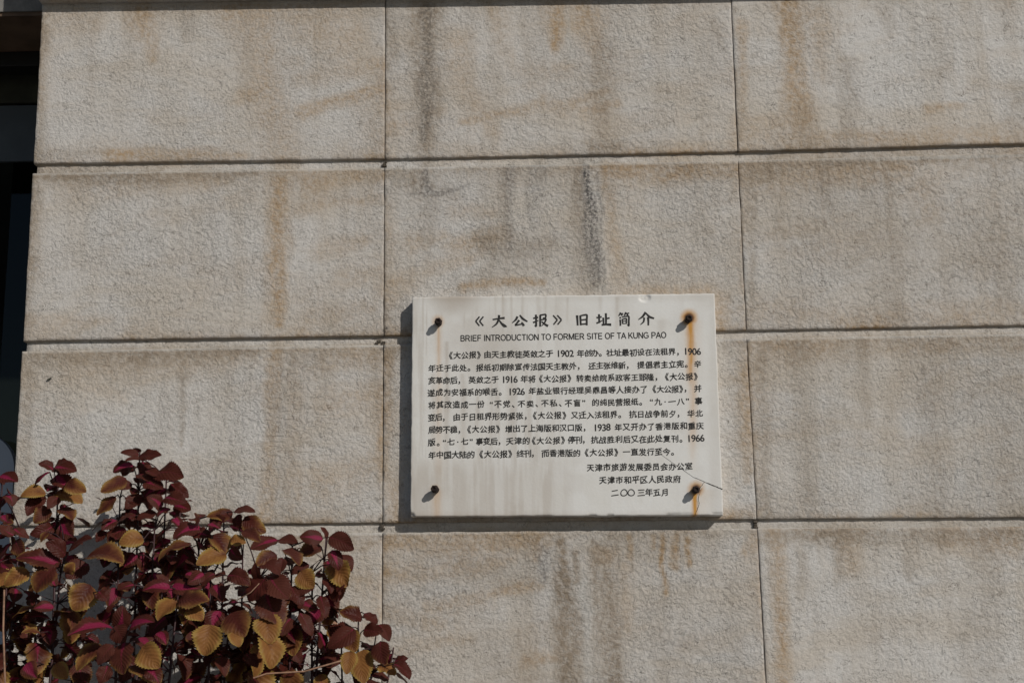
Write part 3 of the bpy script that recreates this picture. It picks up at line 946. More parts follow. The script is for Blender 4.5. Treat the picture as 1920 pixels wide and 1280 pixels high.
ROWS = [
    (361.5, zs((275, 440, '《大公报》'), (455, 808, '由天主教徒英敛之于'), (826, 912, '1902'), (932, 1065, '年创办。'), (1080, 1462, '社址最初设在法租界，'), (1476, 1562, '1906'))),
    (426, zs((172, 395, '年迁于此处。'), (415, 955, '报纸初期除宣传法国天主教外，'), (990, 1205, '还主张维新，'), (1238, 1505, '提倡君主立宪。'), (1533, 1560, '辛'))),
    (489, zs((172, 345, '亥革命后，'), (377, 530, '英敛之于'), (547, 625, '1916'), (643, 718, '年将'), (735, 902, '《大公报》'), (927, 1352, '转卖给皖系政客王郅隆，'), (1378, 1548, '《大公报》'))),
    (551, zs((168, 555, '遂成为安福系的喉舌。'), (580, 662, '1926'), (683, 1290, '年盐业银行经理吴鼎昌等人接办了'), (1315, 1500, '《大公报》，'), (1533, 1562, '并'))),
    (614, zs((170, 458, '将其改造成一份'), (482, 975, '“不党、不卖、不私、不盲”'), (1007, 1272, '的纯民营报纸。'), (1300, 1505, '“九·一八”'), (1537, 1565, '事'))),
    (677, zs((172, 265, '变后，'), (297, 685, '由于日租界形势紧张，'), (703, 877, '《大公报》'), (900, 1165, '又迁入法租界。'), (1197, 1465, '抗日战争前夕，'), (1493, 1573, '华北'))),
    (741, zs((172, 345, '局势不稳，'), (368, 538, '《大公报》'), (563, 985, '增出了上海版和汉口版，'), (1015, 1100, '1938'), (1122, 1577, '年又开办了香港版和重庆'))),
    (804, zs((168, 400, '版。“七·七”'), (415, 550, '事变后，'), (568, 690, '天津的'), (698, 870, '《大公报》'), (885, 980, '停刊，'), (1002, 1478, '抗战胜利后又在此处复刊。'), (1493, 1580, '1966'))),
    (869.5, zs((172, 407, '年中国大陆的'), (430, 600, '《大公报》'), (625, 720, '终刊，'), (750, 948, '而香港版的'), (968, 1142, '《大公报》'), (1165, 1435, '一直发行至今。'))),
    (946, zs((980, 1520, '天津市旅游发展委员会办公室'))),
    (1010.5, zs((1043, 1460, '天津市和平区人民政府'))),
    (1076, zs((1107, 1140, '二'), (1153, 1224, '〇〇'), (1240, 1395, '三年五月'))),
]
XMID = 1062


def slope_at(zy):
    # the plaque's rows drop slightly to the left in the photograph; rows are level on the plaque itself
    return 0


for i, (zy, segs) in enumerate(ROWS):
    py = 530 + zy / 2.7234
    zlevel = pxz(1062, py)[1]
    # every character of a row sits on one level line of the plaque
    _old = pxz
    def pxz_level(px, _py, z=zlevel):
        return _old(px, _py)[0], z
    globals()['pxz'] = pxz_level
    text_line('text_line', segs, py, 15.6, plq, seed=100 + i)
    globals()['pxz'] = _old

# English line: plain sans capitals
def arc(cx, cy, rx, ry, a0, a1, n=14):
    return [(cx + rx * math.cos(math.radians(a0 + (a1 - a0) * k / n)), cy + ry * math.sin(math.radians(a0 + (a1 - a0) * k / n))) for k in range(n + 1)]


CAPS = {                                                # plain grotesque capitals as centre lines, cap height 10
    'B': (9.3, [[(1.4, 0), (1.4, 10)], [(1.4, 9.4), (4.6, 9.4)] + arc(4.9, 7.35, 2.5, 2.05, 90, -90) + [(1.4, 5.3)], [(4.6, 5.3)] + arc(5.2, 2.95, 2.8, 2.35, 90, -90) + [(1.4, .6)]]),
    'R': (10.1, [[(1.5, 0), (1.5, 10)], [(1.5, 9.4), (5.2, 9.4)] + arc(5.5, 7.1, 2.8, 2.3, 90, -90) + [(1.5, 4.8)], [(5.4, 4.8), (8.9, 0)]]),
    'I': (3.9, [[(1.95, 0), (1.95, 10)]]),
    'E': (9.3, [[(1.5, 0), (1.5, 10)], [(1.5, 9.4), (8.3, 9.4)], [(1.5, 5.2), (7.9, 5.2)], [(1.5, .6), (8.5, .6)]]),
    'F': (8.5, [[(1.5, 0), (1.5, 10)], [(1.5, 9.4), (7.9, 9.4)], [(1.5, 5.0), (7.2, 5.0)]]),
    'N': (10.1, [[(1.4, 0), (1.4, 10)], [(1.6, 9.6), (8.4, .4)], [(8.6, 0), (8.6, 10)]]),
    'T': (8.5, [[(4.25, 0), (4.25, 9.4)], [(.3, 9.4), (8.2, 9.4)]]),
    'O': (10.9, [arc(5.45, 5, 4.3, 4.5, 0, 360, 28)]),
    'D': (10.1, [[(1.5, 0), (1.5, 10)], [(1.5, 9.4), (4.6, 9.4)] + arc(4.8, 5, 3.9, 4.4, 90, -90, 18) + [(1.5, .6)]]),
    'U': (10.1, [[(1.5, 10), (1.5, 3.9)] + arc(5.05, 3.9, 3.55, 3.4, 180, 360, 16) + [(8.6, 10)]]),
    'C': (10.1, [arc(5.3, 5, 4.2, 4.5, 42, 318, 22)]),
    'M': (11.6, [[(1.4, 0), (1.4, 10)], [(1.6, 9.8), (5.8, .2)], [(5.8, .2), (10.0, 9.8)], [(10.2, 0), (10.2, 10)]]),
    'S': (9.3, [arc(4.6, 7.25, 3.1, 2.25, 20, 250, 14) + [(4.6, 5.0)] + arc(4.7, 2.85, 3.3, 2.3, 75, -165, 14)]),
    'A': (9.3, [[(.4, 0), (4.65, 9.9)], [(4.65, 9.9), (8.9, 0)], [(1.9, 3.4), (7.4, 3.4)]]),
    'K': (9.3, [[(1.4, 0), (1.4, 10)], [(8.2, 10), (1.5, 3.6)], [(3.9, 5.8), (8.7, 0)]]),
    'G': (10.9, [arc(5.4, 5, 4.3, 4.5, 40, 300, 22) + [(9.3, 1.9), (9.3, 4.9)], [(9.7, 4.7), (5.6, 4.7)]]),
    'P': (9.3, [[(1.5, 0), (1.5, 10)], [(1.5, 9.4), (5.0, 9.4)] + arc(5.3, 6.95, 2.8, 2.45, 90, -90) + [(1.5, 4.5)]]),
    ' ': (3.9, []),
}
SUBT = 'BRIEF INTRODUCTION TO FORMER SITE OF TA KUNG PAO'
a = pxz(863, 631); b = pxz(1249.7, 631)
zc = pxz(1056, 631)[1]
ux = (b[0] - a[0]) / sum(CAPS[c][0] for c in SUBT)
uz = 12.0 * PS / 10
SVt, SFc, cx, lay = [], [], a[0], 0
for chr_ in SUBT:
    for line in CAPS[chr_][1]:
        lay += 1
        for i, (gx, gy) in enumerate(line):
            pa_, pb_ = line[max(i - 1, 0)], line[min(i + 1, len(line) - 1)]
            if line[0] == line[-1] and i in (0, len(line) - 1): pa_, pb_ = line[-2], line[1]
            tx, tz = (pb_[0] - pa_[0]) * ux, (pb_[1] - pa_[1]) * uz
            L_ = math.hypot(tx, tz) or 1
            nx, nz_ = -tz / L_ * .80 * uz, tx / L_ * .80 * uz
            x, z = cx + gx * ux, zc + (gy - 5) * uz
            y = -PT - .0004 - .000004 * (lay % 12)
            SVt += [(x + nx, y, z + nz_), (x - nx, y, z - nz_)]
            if i:
                q = len(SVt) - 2
                SFc.append((q - 2, q - 1, q + 1, q))
    cx += CAPS[chr_][0] * ux
mesh_obj('subtitle', SVt, SFc, INK, plq)

# heading: brush strokes drawn one by one, each a tapering ribbon (unit cell 0..10, y up)
def S(*p): return p
BRUSH = {
    '大': [S((1.2, 6.3, .75), (5, 7.0, .8), (8.6, 7.4, 1.1)), S((5.2, 9.6, 1.1), (4.9, 6.5, 1.05), (3.6, 3.2, .9), (.7, .6, .35)), S((5.0, 6.2, .6), (6.6, 3.4, 1.0), (8.4, 1.6, 1.5), (9.9, 1.0, .4))],
    '公': [S((3.9, 8.3, 1.1), (2.9, 6.0, 1.0), (.6, 3.6, .35)), S((5.2, 9.3, .7), (7.0, 6.6, 1.1), (9.8, 4.4, .7)), S((4.9, 5.6, 1.1), (3.6, 3.6, .9), (2.6, 2.0, .8), (5.0, 2.4, .7), (7.2, 2.9, .7)), S((6.2, 4.1, .6), (7.0, 2.8, 1.0), (7.6, 1.3, 1.2))],
    '报': [S((.4, 6.7, .8), (3.6, 7.4, .9)), S((2.2, 9.4, 1.0), (2.3, 5.0, .95), (2.2, 1.0, .9), (1.2, 1.7, .3)), S((.3, 3.6, .9), (3.8, 5.2, .5)),
          S((4.8, 8.9, .8), (8.4, 9.4, .8), (8.3, 7.0, .8), (6.6, 6.9, .5)), S((5.0, 9.0, 1.0), (4.9, 5.0, .95), (4.8, .6, .9)), S((5.2, 5.5, .7), (8.6, 6.0, .8), (7.6, 3.4, .8), (5.7, 1.0, .35)), S((5.8, 4.4, .6), (7.4, 2.6, .9), (9.9, .9, 1.2))],
    '旧': [S((1.5, 8.4, 1.2), (1.7, 5.0, 1.0), (1.8, 1.0, .9)), S((4.0, 8.2, 1.0), (4.1, 4.6, .95), (4.2, 1.1, .9)), S((4.0, 8.0, .7), (9.0, 8.6, .9), (8.9, 4.6, .95), (8.8, 1.0, .95)), S((4.4, 4.9, .7), (8.6, 5.3, .75)), S((4.3, 1.8, .7), (8.6, 2.1, .75))],
    '址': [S((.3, 6.4, .75), (3.8, 7.0, .85)), S((2.1, 9.0, 1.0), (2.1, 5.5, .9), (2.1, 2.6, .8)), S((.2, 2.4, .8), (2.2, 3.2, .8), (4.2, 4.4, .4)),
          S((6.6, 9.6, 1.0), (6.6, 5.2, .95), (6.5, 1.6, .9)), S((6.7, 5.6, .7), (9.0, 6.1, .8)), S((4.8, 6.4, .95), (4.9, 4.0, .85), (4.9, 1.5, .8)), S((3.6, 1.1, .9), (6.5, 1.4, .9), (9.9, 1.2, 1.3))],
    '简': [S((2.4, 9.9, .9), (1.6, 8.5, .8), (.5, 7.4, .4)), S((2.0, 8.7, .6), (4.4, 9.2, .6)), S((3.0, 8.6, .6), (3.5, 7.6, .9)), S((6.6, 10., .9), (5.9, 8.7, .8), (4.9, 7.7, .4)), S((6.3, 8.9, .6), (9.2, 9.4, .6)), S((7.4, 8.8, .6), (8.0, 7.8, .9)),
          S((1.4, 6.6, .7), (2.3, 5.6, 1.0)), S((1.8, 4.8, 1.0), (1.9, 2.4, .85), (1.8, .2, .8)), S((3.2, 6.6, .6), (8.6, 7.1, .85), (8.6, 3.4, .9), (8.5, .3, .95), (7.3, 1.0, .3)),
          S((3.6, 5.2, .8), (3.7, 3.4, .7), (3.7, 1.5, .7)), S((3.6, 5.0, .6), (6.7, 5.4, .75), (6.7, 3.4, .75), (6.6, 1.5, .75)), S((3.9, 3.5, .5), (6.5, 3.7, .5)), S((3.8, 1.8, .5), (6.5, 1.9, .5))],
    '介': [S((5.0, 9.9, 1.1), (3.2, 6.8, 1.0), (.4, 4.4, .35)), S((5.2, 9.0, .7), (7.2, 6.4, 1.1), (9.9, 5.2, .8)), S((4.0, 6.0, .9), (3.6, 3.0, .85), (1.6, .8, .35)), S((6.3, 6.2, 1.1), (6.4, 3.0, .95), (6.3, .2, .8))],
    '《': [S((5.0, 9.0, .75), (2.4, 5.3, .85), (4.9, 1.6, .75)), S((7.6, 9.0, .75), (5.0, 5.3, .85), (7.5, 1.6, .75))],
    '》': [S((2.6, 9.0, .75), (5.2, 5.3, .85), (2.7, 1.6, .75)), S((5.2, 9.0, .75), (7.8, 5.3, .85), (5.3, 1.6, .75))],
}
HEAD = [('《', 412, 455, 195), ('大', 490, 574, 192), ('公', 594, 680, 192), ('报', 704, 784, 192), ('》', 806, 852, 190), ('旧', 922, 988, 191), ('址', 1028, 1106, 190), ('简', 1140, 1204, 188), ('介', 1240, 1326, 187)]
hv, hf = [], []
lay = 0


def bez(pts, n=7):
    """smooth curve through stroke points with corners kept where it turns sharply"""
    out = []
    for i in range(len(pts) - 1):
        p0 = pts[max(i - 1, 0)]; p1 = pts[i]; p2 = pts[i + 1]; p3 = pts[min(i + 2, len(pts) - 1)]
        for k in range(n):
            t = k / n
            q = []
            for d in range(3):
                m1 = (p2[d] - p0[d]) * .32; m2 = (p3[d] - p1[d]) * .32
                q.append((2 * t ** 3 - 3 * t ** 2 + 1) * p1[d] + (t ** 3 - 2 * t ** 2 + t) * m1 + (-2 * t ** 3 + 3 * t ** 2) * p2[d] + (t ** 3 - t ** 2) * m2)
            out.append(q)
    out.append(list(pts[-1]))
    return out


for ch, xa, xb, yc in HEAD:
    A = pxz(740 + xa / 2.7234, 530 + yc / 2.7234); Bp = pxz(740 + xb / 2.7234, 530 + yc / 2.7234)
    zmid = pxz(1062, 530 + 191 / 2.7234)[1]
    wx = Bp[0] - A[0]
    hz = 27 * PS * (1.0 if ch not in '《》' else .92)
    us = hz / 10
    for st in BRUSH[ch]:
        if ch in '《》':
            st2 = [((x - 2.2) / 5.6 * 10, y, w) for x, y, w in st]
            cor = []
            for i in range(len(st2) - 1):
                cor.append((st2[i], st2[i + 1]))
            runs = [[a_, ((a_[0] + b_[0]) / 2, (a_[1] + b_[1]) / 2, (a_[2] + b_[2]) / 2), b_] for a_, b_ in cor]
        else:
            runs = [list(st)]
        for run in runs:
            P = bez(run)
            lay += 1
            y = -PT - .0003 - .000004 * (lay % 40)
            b0 = len(hv)
            for i, (gx, gy, gw) in enumerate(P):
                x = A[0] + gx / 10 * wx; z = zmid + (gy - 5) / 10 * hz
                a_ = P[max(i - 1, 0)]; c_ = P[min(i + 1, len(P) - 1)]
                tx, tz = (c_[0] - a_[0]) * wx / 10, (c_[1] - a_[1]) * us
                L = math.hypot(tx, tz) or 1
                hw = gw * us * .76
                nx, nz_ = -tz / L * hw, tx / L * hw
                hv += [(x + nx, y, z + nz_), (x - nx, y, z - nz_)]
                if i:
                    q = b0 + 2 * i
                    hf.append((q - 2, q - 1, q + 1, q))
mesh_obj('title', hv, hf, INK, plq)

# a dry shred of leaf stuck to the wall
c0 = at(95, 708, -.003)
sv, sf = [], []
for i in range(7):
    t = i / 6
    x = c0[0] - .010 + .020 * t; z = c0[2] - .004 + .011 * t * t; w = .0018 * math.sin(math.pi * min(.95, t + .08)) + .0006
    sv += [(x, -.0012 - .005 * t * t, z + w), (x, -.0045 - .005 * t * t, z - w)]
    if i: sf.append((2 * i - 2, 2 * i - 1, 2 * i + 1, 2 * i))
tag(mesh_obj('leaf_shred', sv, sf, simple('dark_green_shred', (0.03, 0.035, 0.02), .7)),
    'tiny dark green leaf shred stuck on the wall above the reddish plants', 'leaf')

# ------------------------------------------------------------------ planter
pb = MB()
PX0, PX1, PY0, PY1, PZ = -1.45, 0.40, -0.72, -0.012, 0.98
pb.box(PX0, PX1, PY0, PY0 + .08, 0, PZ); pb.box(PX0, PX0 + .08, PY0 + .08, PY1, 0, PZ)
pb.box(PX1 - .08, PX1, PY0 + .08, PY1, 0, PZ); pb.box(PX0 + .08, PX1 - .08, PY1 - .05, PY1, 0, PZ)
pl_root = empty('planter', ((PX0 + PX1) / 2, (PY0 + PY1) / 2, 0), 'raised stone planter box along the wall foot holding the reddish plants', 'planter')
pb.build('planter_wall', STONE_PLAIN, pl_root, bevel=.008)
mb = MB(); mb.box(PX0 + .08, PX1 - .08, PY0 + .08, PY1 - .05, .02, PZ - .05)
mb.build('soil', simple('dark_soil', (0.05, 0.035, 0.025), .95, 0, .5, 60, .2, .01), pl_root)

# ------------------------------------------------------------------ coleus plants
def leaf_material():
    m, nt, bs, out = new_mat('coleus_leaf')
    g = N(nt)
    uv = g.n('ShaderNodeUVMap').outputs[0]
    sx = g.n('ShaderNodeSeparateXYZ'); g.set(sx.inputs[0], uv)
    u, v = sx.outputs[0], sx.outputs[1]                      # u base->tip, v 0..1 across
    vc = g.math('ABSOLUTE', g.math('MULTIPLY_ADD', v, 2.0, -1.0))
    at_ = g.n('ShaderNodeAttribute', attribute_name='leaf')
    sep = g.n('ShaderNodeSeparateColor'); g.set(sep.inputs[0], at_.outputs['Color'])
    age, pink, tone = sep.outputs[0], sep.outputs[1], sep.outputs[2]
    pos = g.n('ShaderNodeNewGeometry').outputs['Position']
    blot = g.noise(pos, 42, 3.0, 0.6)
    vein = g.math('ABSOLUTE', g.math('SUBTRACT', g.math('FRACT', g.math('MULTIPLY', g.math('MULTIPLY_ADD', vc, -0.34, g.math('MULTIPLY_ADD', blot, .05, u)), g.math('MULTIPLY_ADD', tone, 3.0, 6.5))), .5))
    veinl = g.ramp(vein, 0.36, 0.5)
    young = g.mix(blot, (0.034, 0.006, 0.005), (0.092, 0.022, 0.014))
    young = g.mix(g.math('MULTIPLY', tone, .55), young, (0.105, 0.036, 0.024))
    old = g.mix(blot, (0.180, 0.066, 0.022), (0.300, 0.150, 0.044))
    old = g.mix(g.math('MULTIPLY', g.ramp(vc, .55, 1.0), .75), old, (0.34, 0.235, 0.060))
    # bronze comes in from margin and tip as the leaf ages
    edge = g.math('ADD', g.math('MULTIPLY', vc, .38), g.math('MULTIPLY', u, .42))
    edge = g.math('ADD', edge, g.math('MULTIPLY_ADD', blot, .60, -.30))
    th = g.math('MULTIPLY_ADD', age, -1.15, 1.08)
    mk = g.ramp(g.math('SUBTRACT', edge, th), -.34, .36)
    c = g.mix(mk, young, old)
    pk = g.math('SUBTRACT', g.math('MULTIPLY_ADD', pink, .62, -.02), g.math('ADD', g.math('MULTIPLY', vc, .75), g.math('MULTIPLY', u, .45)))
    pkm = g.ramp(g.math('ADD', pk, g.math('MULTIPLY_ADD', blot, .3, -.15)), -.06, .14)
    c = g.mix(g.math('MULTIPLY', pkm, g.math('MULTIPLY_ADD', age, -.9, 1.0, clamp=True)), c, (0.215, 0.015, 0.052))
    mid = g.ramp(vc, .0, .07, 1.0, 0.0)
    c = g.mix(g.math('MULTIPLY', mid, g.math('MULTIPLY', pink, .8)), c, (0.24, 0.025, 0.065))
    c = g.mix(g.math('MULTIPLY', veinl, .14), c, (0.06, 0.012, 0.012))
    g.set(bs.inputs['Base Color'], c)
    bs.inputs['Roughness'].default_value = .45
    bs.inputs['Specular IOR Level'].default_value = .13
    hgt = g.math('ADD', g.math('MULTIPLY', g.ramp(vein, .0, .5), -.55), g.math('MULTIPLY', g.noise(pos, 210, 3.0, .6), 1.1))
    g.set(bs.inputs['Normal'], g.bump(hgt, 0.0014, .65))
    tl = g.n('ShaderNodeBsdfTranslucent'); g.set(tl.inputs[0], c)
    mx = g.n('ShaderNodeMixShader'); mx.inputs[0].default_value = .22
    nt.links.new(bs.outputs[0], mx.inputs[1]); nt.links.new(tl.outputs[0], mx.inputs[2]); nt.links.new(mx.outputs[0], out.inputs[0])
    return m


LEAF = leaf_material()
STEM = simple('dark_plum_stem', (0.045, 0.018, 0.020), .6, 0, .35, 60)
STRAW = simple('dry_straw_stalk', (0.24, 0.135, 0.085), .75, 0, .3, 80)

NU, NVH = 26, 4
US = np.linspace(0, 1, NU + 1)


def leaf_template(width, droop, fold, cup, ruffle, rng):
    """unit-length leaf: x along the midrib, y across, z up; returns verts and uv"""
    base = US ** .55 * (1 - US) ** .84
    half = width * .96 * base / base.max()
    half[0] = .012; half[-1] = .003
    tooth = np.array([(0.11 if k % 2 else -0.055) for k in range(NU + 1)])
    th = -droop * (US ** 1.2)
    dx = np.cos(th); dz = np.sin(th)
    mx_ = np.concatenate([[0], np.cumsum((dx[1:] + dx[:-1]) / 2 / NU)])
    mz_ = np.concatenate([[0], np.cumsum((dz[1:] + dz[:-1]) / 2 / NU)])
    V, UVs = [], []
    ph = rng.uniform(0, 6); frq = rng.uniform(7, 17); twist = rng.uniform(-.55, .55); bow = rng.uniform(-.12, .12)
    for i in range(NU + 1):
        for j in range(-NVH, NVH + 1):
            s = j / NVH
            a = abs(s)
            w = half[i] * (a + (tooth[i] if a == 1 and 0 < i < NU else 0))
            fwd_ = .05 * a * a * width if 0 < i < NU else 0
            up = w * math.sin(fold) * (1 - cup * a) + ruffle * a * a * math.sin(US[i] * frq + ph + (2 if s > 0 else 0)) * half[i]
            V.append((mx_[i] + fwd_ - up * math.sin(th[i]) * .0 + math.sin(-th[i]) * up, math.copysign(w * math.cos(fold * .6), s) if j else 0.0, mz_[i] + math.cos(th[i]) * up))
            UVs.append((US[i], (s + 1) / 2))
    V = np.array(V)
    a = twist * V[:, 0]                                     # leaves twist and bow a little, each its own way
    V = np.stack([V[:, 0], V[:, 1] * np.cos(a) - V[:, 2] * np.sin(a) * .6 + bow * np.sin(np.pi * np.clip(V[:, 0], 0, 1)), V[:, 2] + V[:, 1] * np.sin(a)], 1)
    return V, np.array(UVs)


_c = 2 * NVH + 1
LF = np.array([(i * _c + j, i * _c + j + 1, (i + 1) * _c + j + 1, (i + 1) * _c + j) for i in range(NU) for j in range(2 * NVH)])


class Foliage:
    def __init__(self):
        self.V, self.UV, self.F, self.C, self.n = [], [], [], [], 0

    def leaf(self, origin, az, el, length, roll, age, pink, tone, rng, droop=None, width=None, fold=None):
        V, UVs = leaf_template(width or rng.uniform(.36, .44), droop if droop is not None else rng.uniform(.3, .9),
                               fold if fold is not None else rng.uniform(.05, .38), rng.uniform(.2, .9), rng.uniform(.06, .20), rng)
        d = Vector((math.cos(az) * math.cos(el), math.sin(az) * math.cos(el), math.sin(el)))
        s = Vector((-math.sin(az), math.cos(az), 0))
        n = d.cross(s)
        R3 = Matrix.Rotation(roll, 3, d)
        s = R3 @ s; n = R3 @ n
        B = np.array([d, s, n]) * length
        P = V @ B + np.array(origin)
        lim = -0.006                                        # leaves lie against the wall, never in it
        P[:, 1] = np.where(P[:, 1] > lim, lim - (P[:, 1] - lim) * .15, P[:, 1])
        self.V.append(P); self.UV.append(UVs); self.F.append(LF + self.n); self.n += len(V)
        self.C.append(np.tile((age, pink, tone, 1), (len(V), 1)))

    def traced(self, base, tip, width, age, pink, rng, droop):
        """a leaf from base to tip with its upper face turned to the light"""
        V, UVs = leaf_template(width, droop, rng.uniform(.10, .48), rng.uniform(.2, .9), rng.uniform(.05, .16), rng)
        cv = V[-1 - NVH] - V[NVH]
        a = math.atan2(cv[2], cv[0]); L = math.hypot(cv[0], cv[2])
        V = V - V[NVH]
        x = (V[:, 0] * math.cos(a) + V[:, 2] * math.sin(a)) / L
        z = (-V[:, 0] * math.sin(a) + V[:, 2] * math.cos(a)) / L
        d = Vector(tip) - Vector(base)
        ln = d.length
        d.normalize()
        n = Vector((rng.uniform(-.45, .55), -.66 + rng.uniform(-.2, .2), .62 + rng.uniform(-.4, .35)))
        n = (n - d * n.dot(d)).normalized()
        s_ = n.cross(d)
        P = (np.outer(x, d) + np.outer(V[:, 1], s_) + np.outer(z, n)) * ln + np.array(base)
        self.V.append(P); self.UV.append(UVs); self.F.append(LF + self.n); self.n += len(V)
        self.C.append(np.tile((age, pink, rng.random(), 1), (len(V), 1)))

    def build(self, name, parent):
        V = np.concatenate(self.V); Fa = np.concatenate(self.F); U = np.concatenate(self.UV); C = np.concatenate(self.C)
        me = bpy.data.meshes.new(name)
        me.vertices.add(len(V)); me.vertices.foreach_set('co', V.astype(np.float32).ravel())
        me.loops.add(Fa.size); me.loops.foreach_set('vertex_index', Fa.astype(np.int32).ravel())
        me.polygons.add(len(Fa))
        me.polygons.foreach_set('loop_start', np.arange(0, Fa.size, 4, dtype=np.int32))
        me.polygons.foreach_set('loop_total', np.full(len(Fa), 4, dtype=np.int32))
        me.polygons.foreach_set('use_smooth', np.ones(len(Fa), dtype=bool))
        me.update(calc_edges=True)
        ul = me.uv_layers.new(name='UVMap')
        ul.data.foreach_set('uv', U[Fa.ravel()].astype(np.float32).ravel())
        a = me.color_attributes.new('leaf', 'FLOAT_COLOR', 'POINT')
        a.data.foreach_set('color', C.astype(np.float32).ravel())
        me.materials.append(LEAF)
        return link(bpy.data.objects.new(name, me), parent)


def shoot(fol, st, tip, root, nodes, lmax, rng, spread=1.0, oldness=.5, first=.42, thick=.0042, face=0.0, gap=.05):
    """one upright shoot: stem from root to tip with opposite pairs of leaves, small at the tip and larger, older and drooping below"""
    tip = Vector(tip); root = Vector(root)
    mid = (tip + root) / 2 + Vector((rng.uniform(-.02, .02), rng.uniform(-.02, .02), 0))
    mid.x = root.x * .45 + tip.x * .55
    pts = []
    for k in range(13):
        t = k / 12
        a = root.lerp(mid, t); b = mid.lerp(tip, t)
        pts.append(a.lerp(b, t))
    st.tube(pts, [thick * (1.25 - .8 * k / 12) for k in range(13)], 7)
    L = (tip - root).length
    d = 0.0
    az0 = rng.uniform(0, math.pi)
    steps = [.012, .020, .028, .034, .040, .044, .048, .050, .052, .054, .056, .058]
    for k in range(nodes + 2):
        t = 1 - d / L
        if t < .03: break
        i = min(11, int(t * 12)); fr = t * 12 - i
        p = pts[i].lerp(pts[i + 1], fr)
        grow = min(1.0, (.50, .68, .84, .95, 1)[min(k, 4)])
        ll = lmax * grow * .82
        azp = az0 + k * math.pi / 2 + rng.uniform(-.3, .3)
        for s in (0, 1):
            if rng.random() < (.66 if k < 5 else .42): continue
            az = azp + s * math.pi + rng.uniform(-.25, .25)
            el = math.radians([26, 8, -8, -22, -34, -42, -48, -50, -52, -54][min(k, 9)] + rng.uniform(-16, 16)) + face
            l_ = ll * rng.uniform(.82, 1.15)
            pet = l_ * (.10 + .22 * min(1, k / 3))
            e_ = el + .45
            dirv = Vector((math.cos(az) * math.cos(e_), math.sin(az) * math.cos(e_), math.sin(e_)))
            o_ = p + dirv * pet
            o_.y = min(o_.y, -.008)
            if pet > .006:
                st.tube([p, p + dirv * pet * .5 + Vector((0, 0, .002)), o_ + Vector((0, 0, -.001))], [.0017, .0014, .0011], 5, False)
            age = min(1, max(0, (k - 1.6) / 4.2 * oldness * .9 + rng.uniform(-.40, .15)))
            pink = min(1, max(0, rng.gauss(.50 - .25 * age, .30)))
            fol.leaf(o_, az, el, l_, rng.uniform(-.5, .5), age, pink, rng.random(), rng, droop=rng.uniform(.25, .75) + .12 * min(k, 4), width=rng.uniform(.34, .43))
        if k >= 1:                                          # short side shoots in the axils fill the crown
            for q in range(0 if k < 3 else 1 if k < 5 else 4):
                az2 = azp + rng.uniform(0, 2 * math.pi); e2 = math.radians(rng.uniform(-45, 35))
                l2 = lmax * rng.uniform(.30, .66)
                e3 = e2 + .5
                r2 = rng.uniform(.015, .045)
                o2 = p + Vector((math.cos(az2) * math.cos(e3), math.sin(az2) * math.cos(e3), math.sin(e3))) * r2
                o2.y = min(o2.y, -.008)
                st.tube([p, o2], [.0014, .001], 4, False)
                fol.leaf(o2, az2, e2, l2, rng.uniform(-.7, .7), max(0, min(1, rng.uniform(-.4, .25) + .03 * k * oldness)), min(1, max(0, rng.gauss(.5, .3))), rng.random(), rng)
        d += steps[min(k, 11)] * gap / .05 * rng.uniform(.85, 1.15)
    return pts


SOIL_Z = PZ - .05
PLANTS = [
    # label, root px, [(tip px, tip py, depth, nodes, leaf length, oldness, face)]
    ('reddish coleus cut off by the left edge of the photo, beside the window', -10, -.36, 11,
     [(6, 880, -.30, 8, .078, .45, 0), (38, 985, -.36, 7, .075, .4, 0), (-20, 1000, -.42, 7, .09, .5, 0), (12, 1090, -.46, 6, .085, .6, 0)]),
    ('slim tall coleus with small maroon leaves above big bronze ones, nearest the wall end', 95, -.34, 22,
     [(110, 866, -.22, 7, .074, .55, 0), (120, 1008, -.40, 6, .102, .78, -.12), (70, 1075, -.44, 6, .094, .7, -.1), (150, 1120, -.34, 5, .07, .4, 0)]),
    ('tallest coleus, dark maroon pyramid of leaves peaking left of the plaque', 262, -.27, 35,
     [(262, 843, -.20, 9, .074, .35, 0), (312, 888, -.20, 8, .074, .3, 0), (225, 925, -.24, 7, .074, .4, 0), (340, 935, -.25, 8, .078, .4, 0), (290, 985, -.30, 7, .08, .5, 0)]),
    ('low coleus in front with pink centred leaves spread like a star', 228, -.52, 46,
     [(232, 1160, -.48, 5, .088, .35, -.25), (262, 1225, -.44, 5, .08, .6, -.1), (190, 1235, -.46, 4, .08, .6, 0), (335, 1095, -.42, 6, .088, .55, -.1)]),
    ('broad coleus with many bronze drooping leaves in the middle of the group', 440, -.38, 58,
     [(420, 958, -.24, 7, .080, .5, 0), (372, 965, -.30, 7, .082, .5, 0), (487, 1075, -.40, 8, .100, .85, -.12), (395, 1075, -.42, 7, .096, .85, -.12), (455, 1040, -.30, 8, .082, .55, 0), (430, 1150, -.42, 6, .09, .8, -.1)]),
    ('coleus with a rounded top and dark shaded underside, right of the broad one', 555, -.30, 61,
     [(612, 995, -.17, 8, .078, .55, 0), (548, 1015, -.24, 8, .080, .5, 0), (585, 1065, -.22, 8, .072, .25, 0), (520, 1120, -.28, 7, .078, .5, 0)]),
    ('lowest coleus at the right end, ochre leaves hanging below the plaque corner', 640, -.28, 77,
     [(672, 1146, -.20, 6, .088, .9, -.1), (738, 1205, -.16, 5, .062, .45, 0), (640, 1195, -.24, 5, .07, .35, 0), (700, 1215, -.24, 5, .075, .7, 0)]),
]
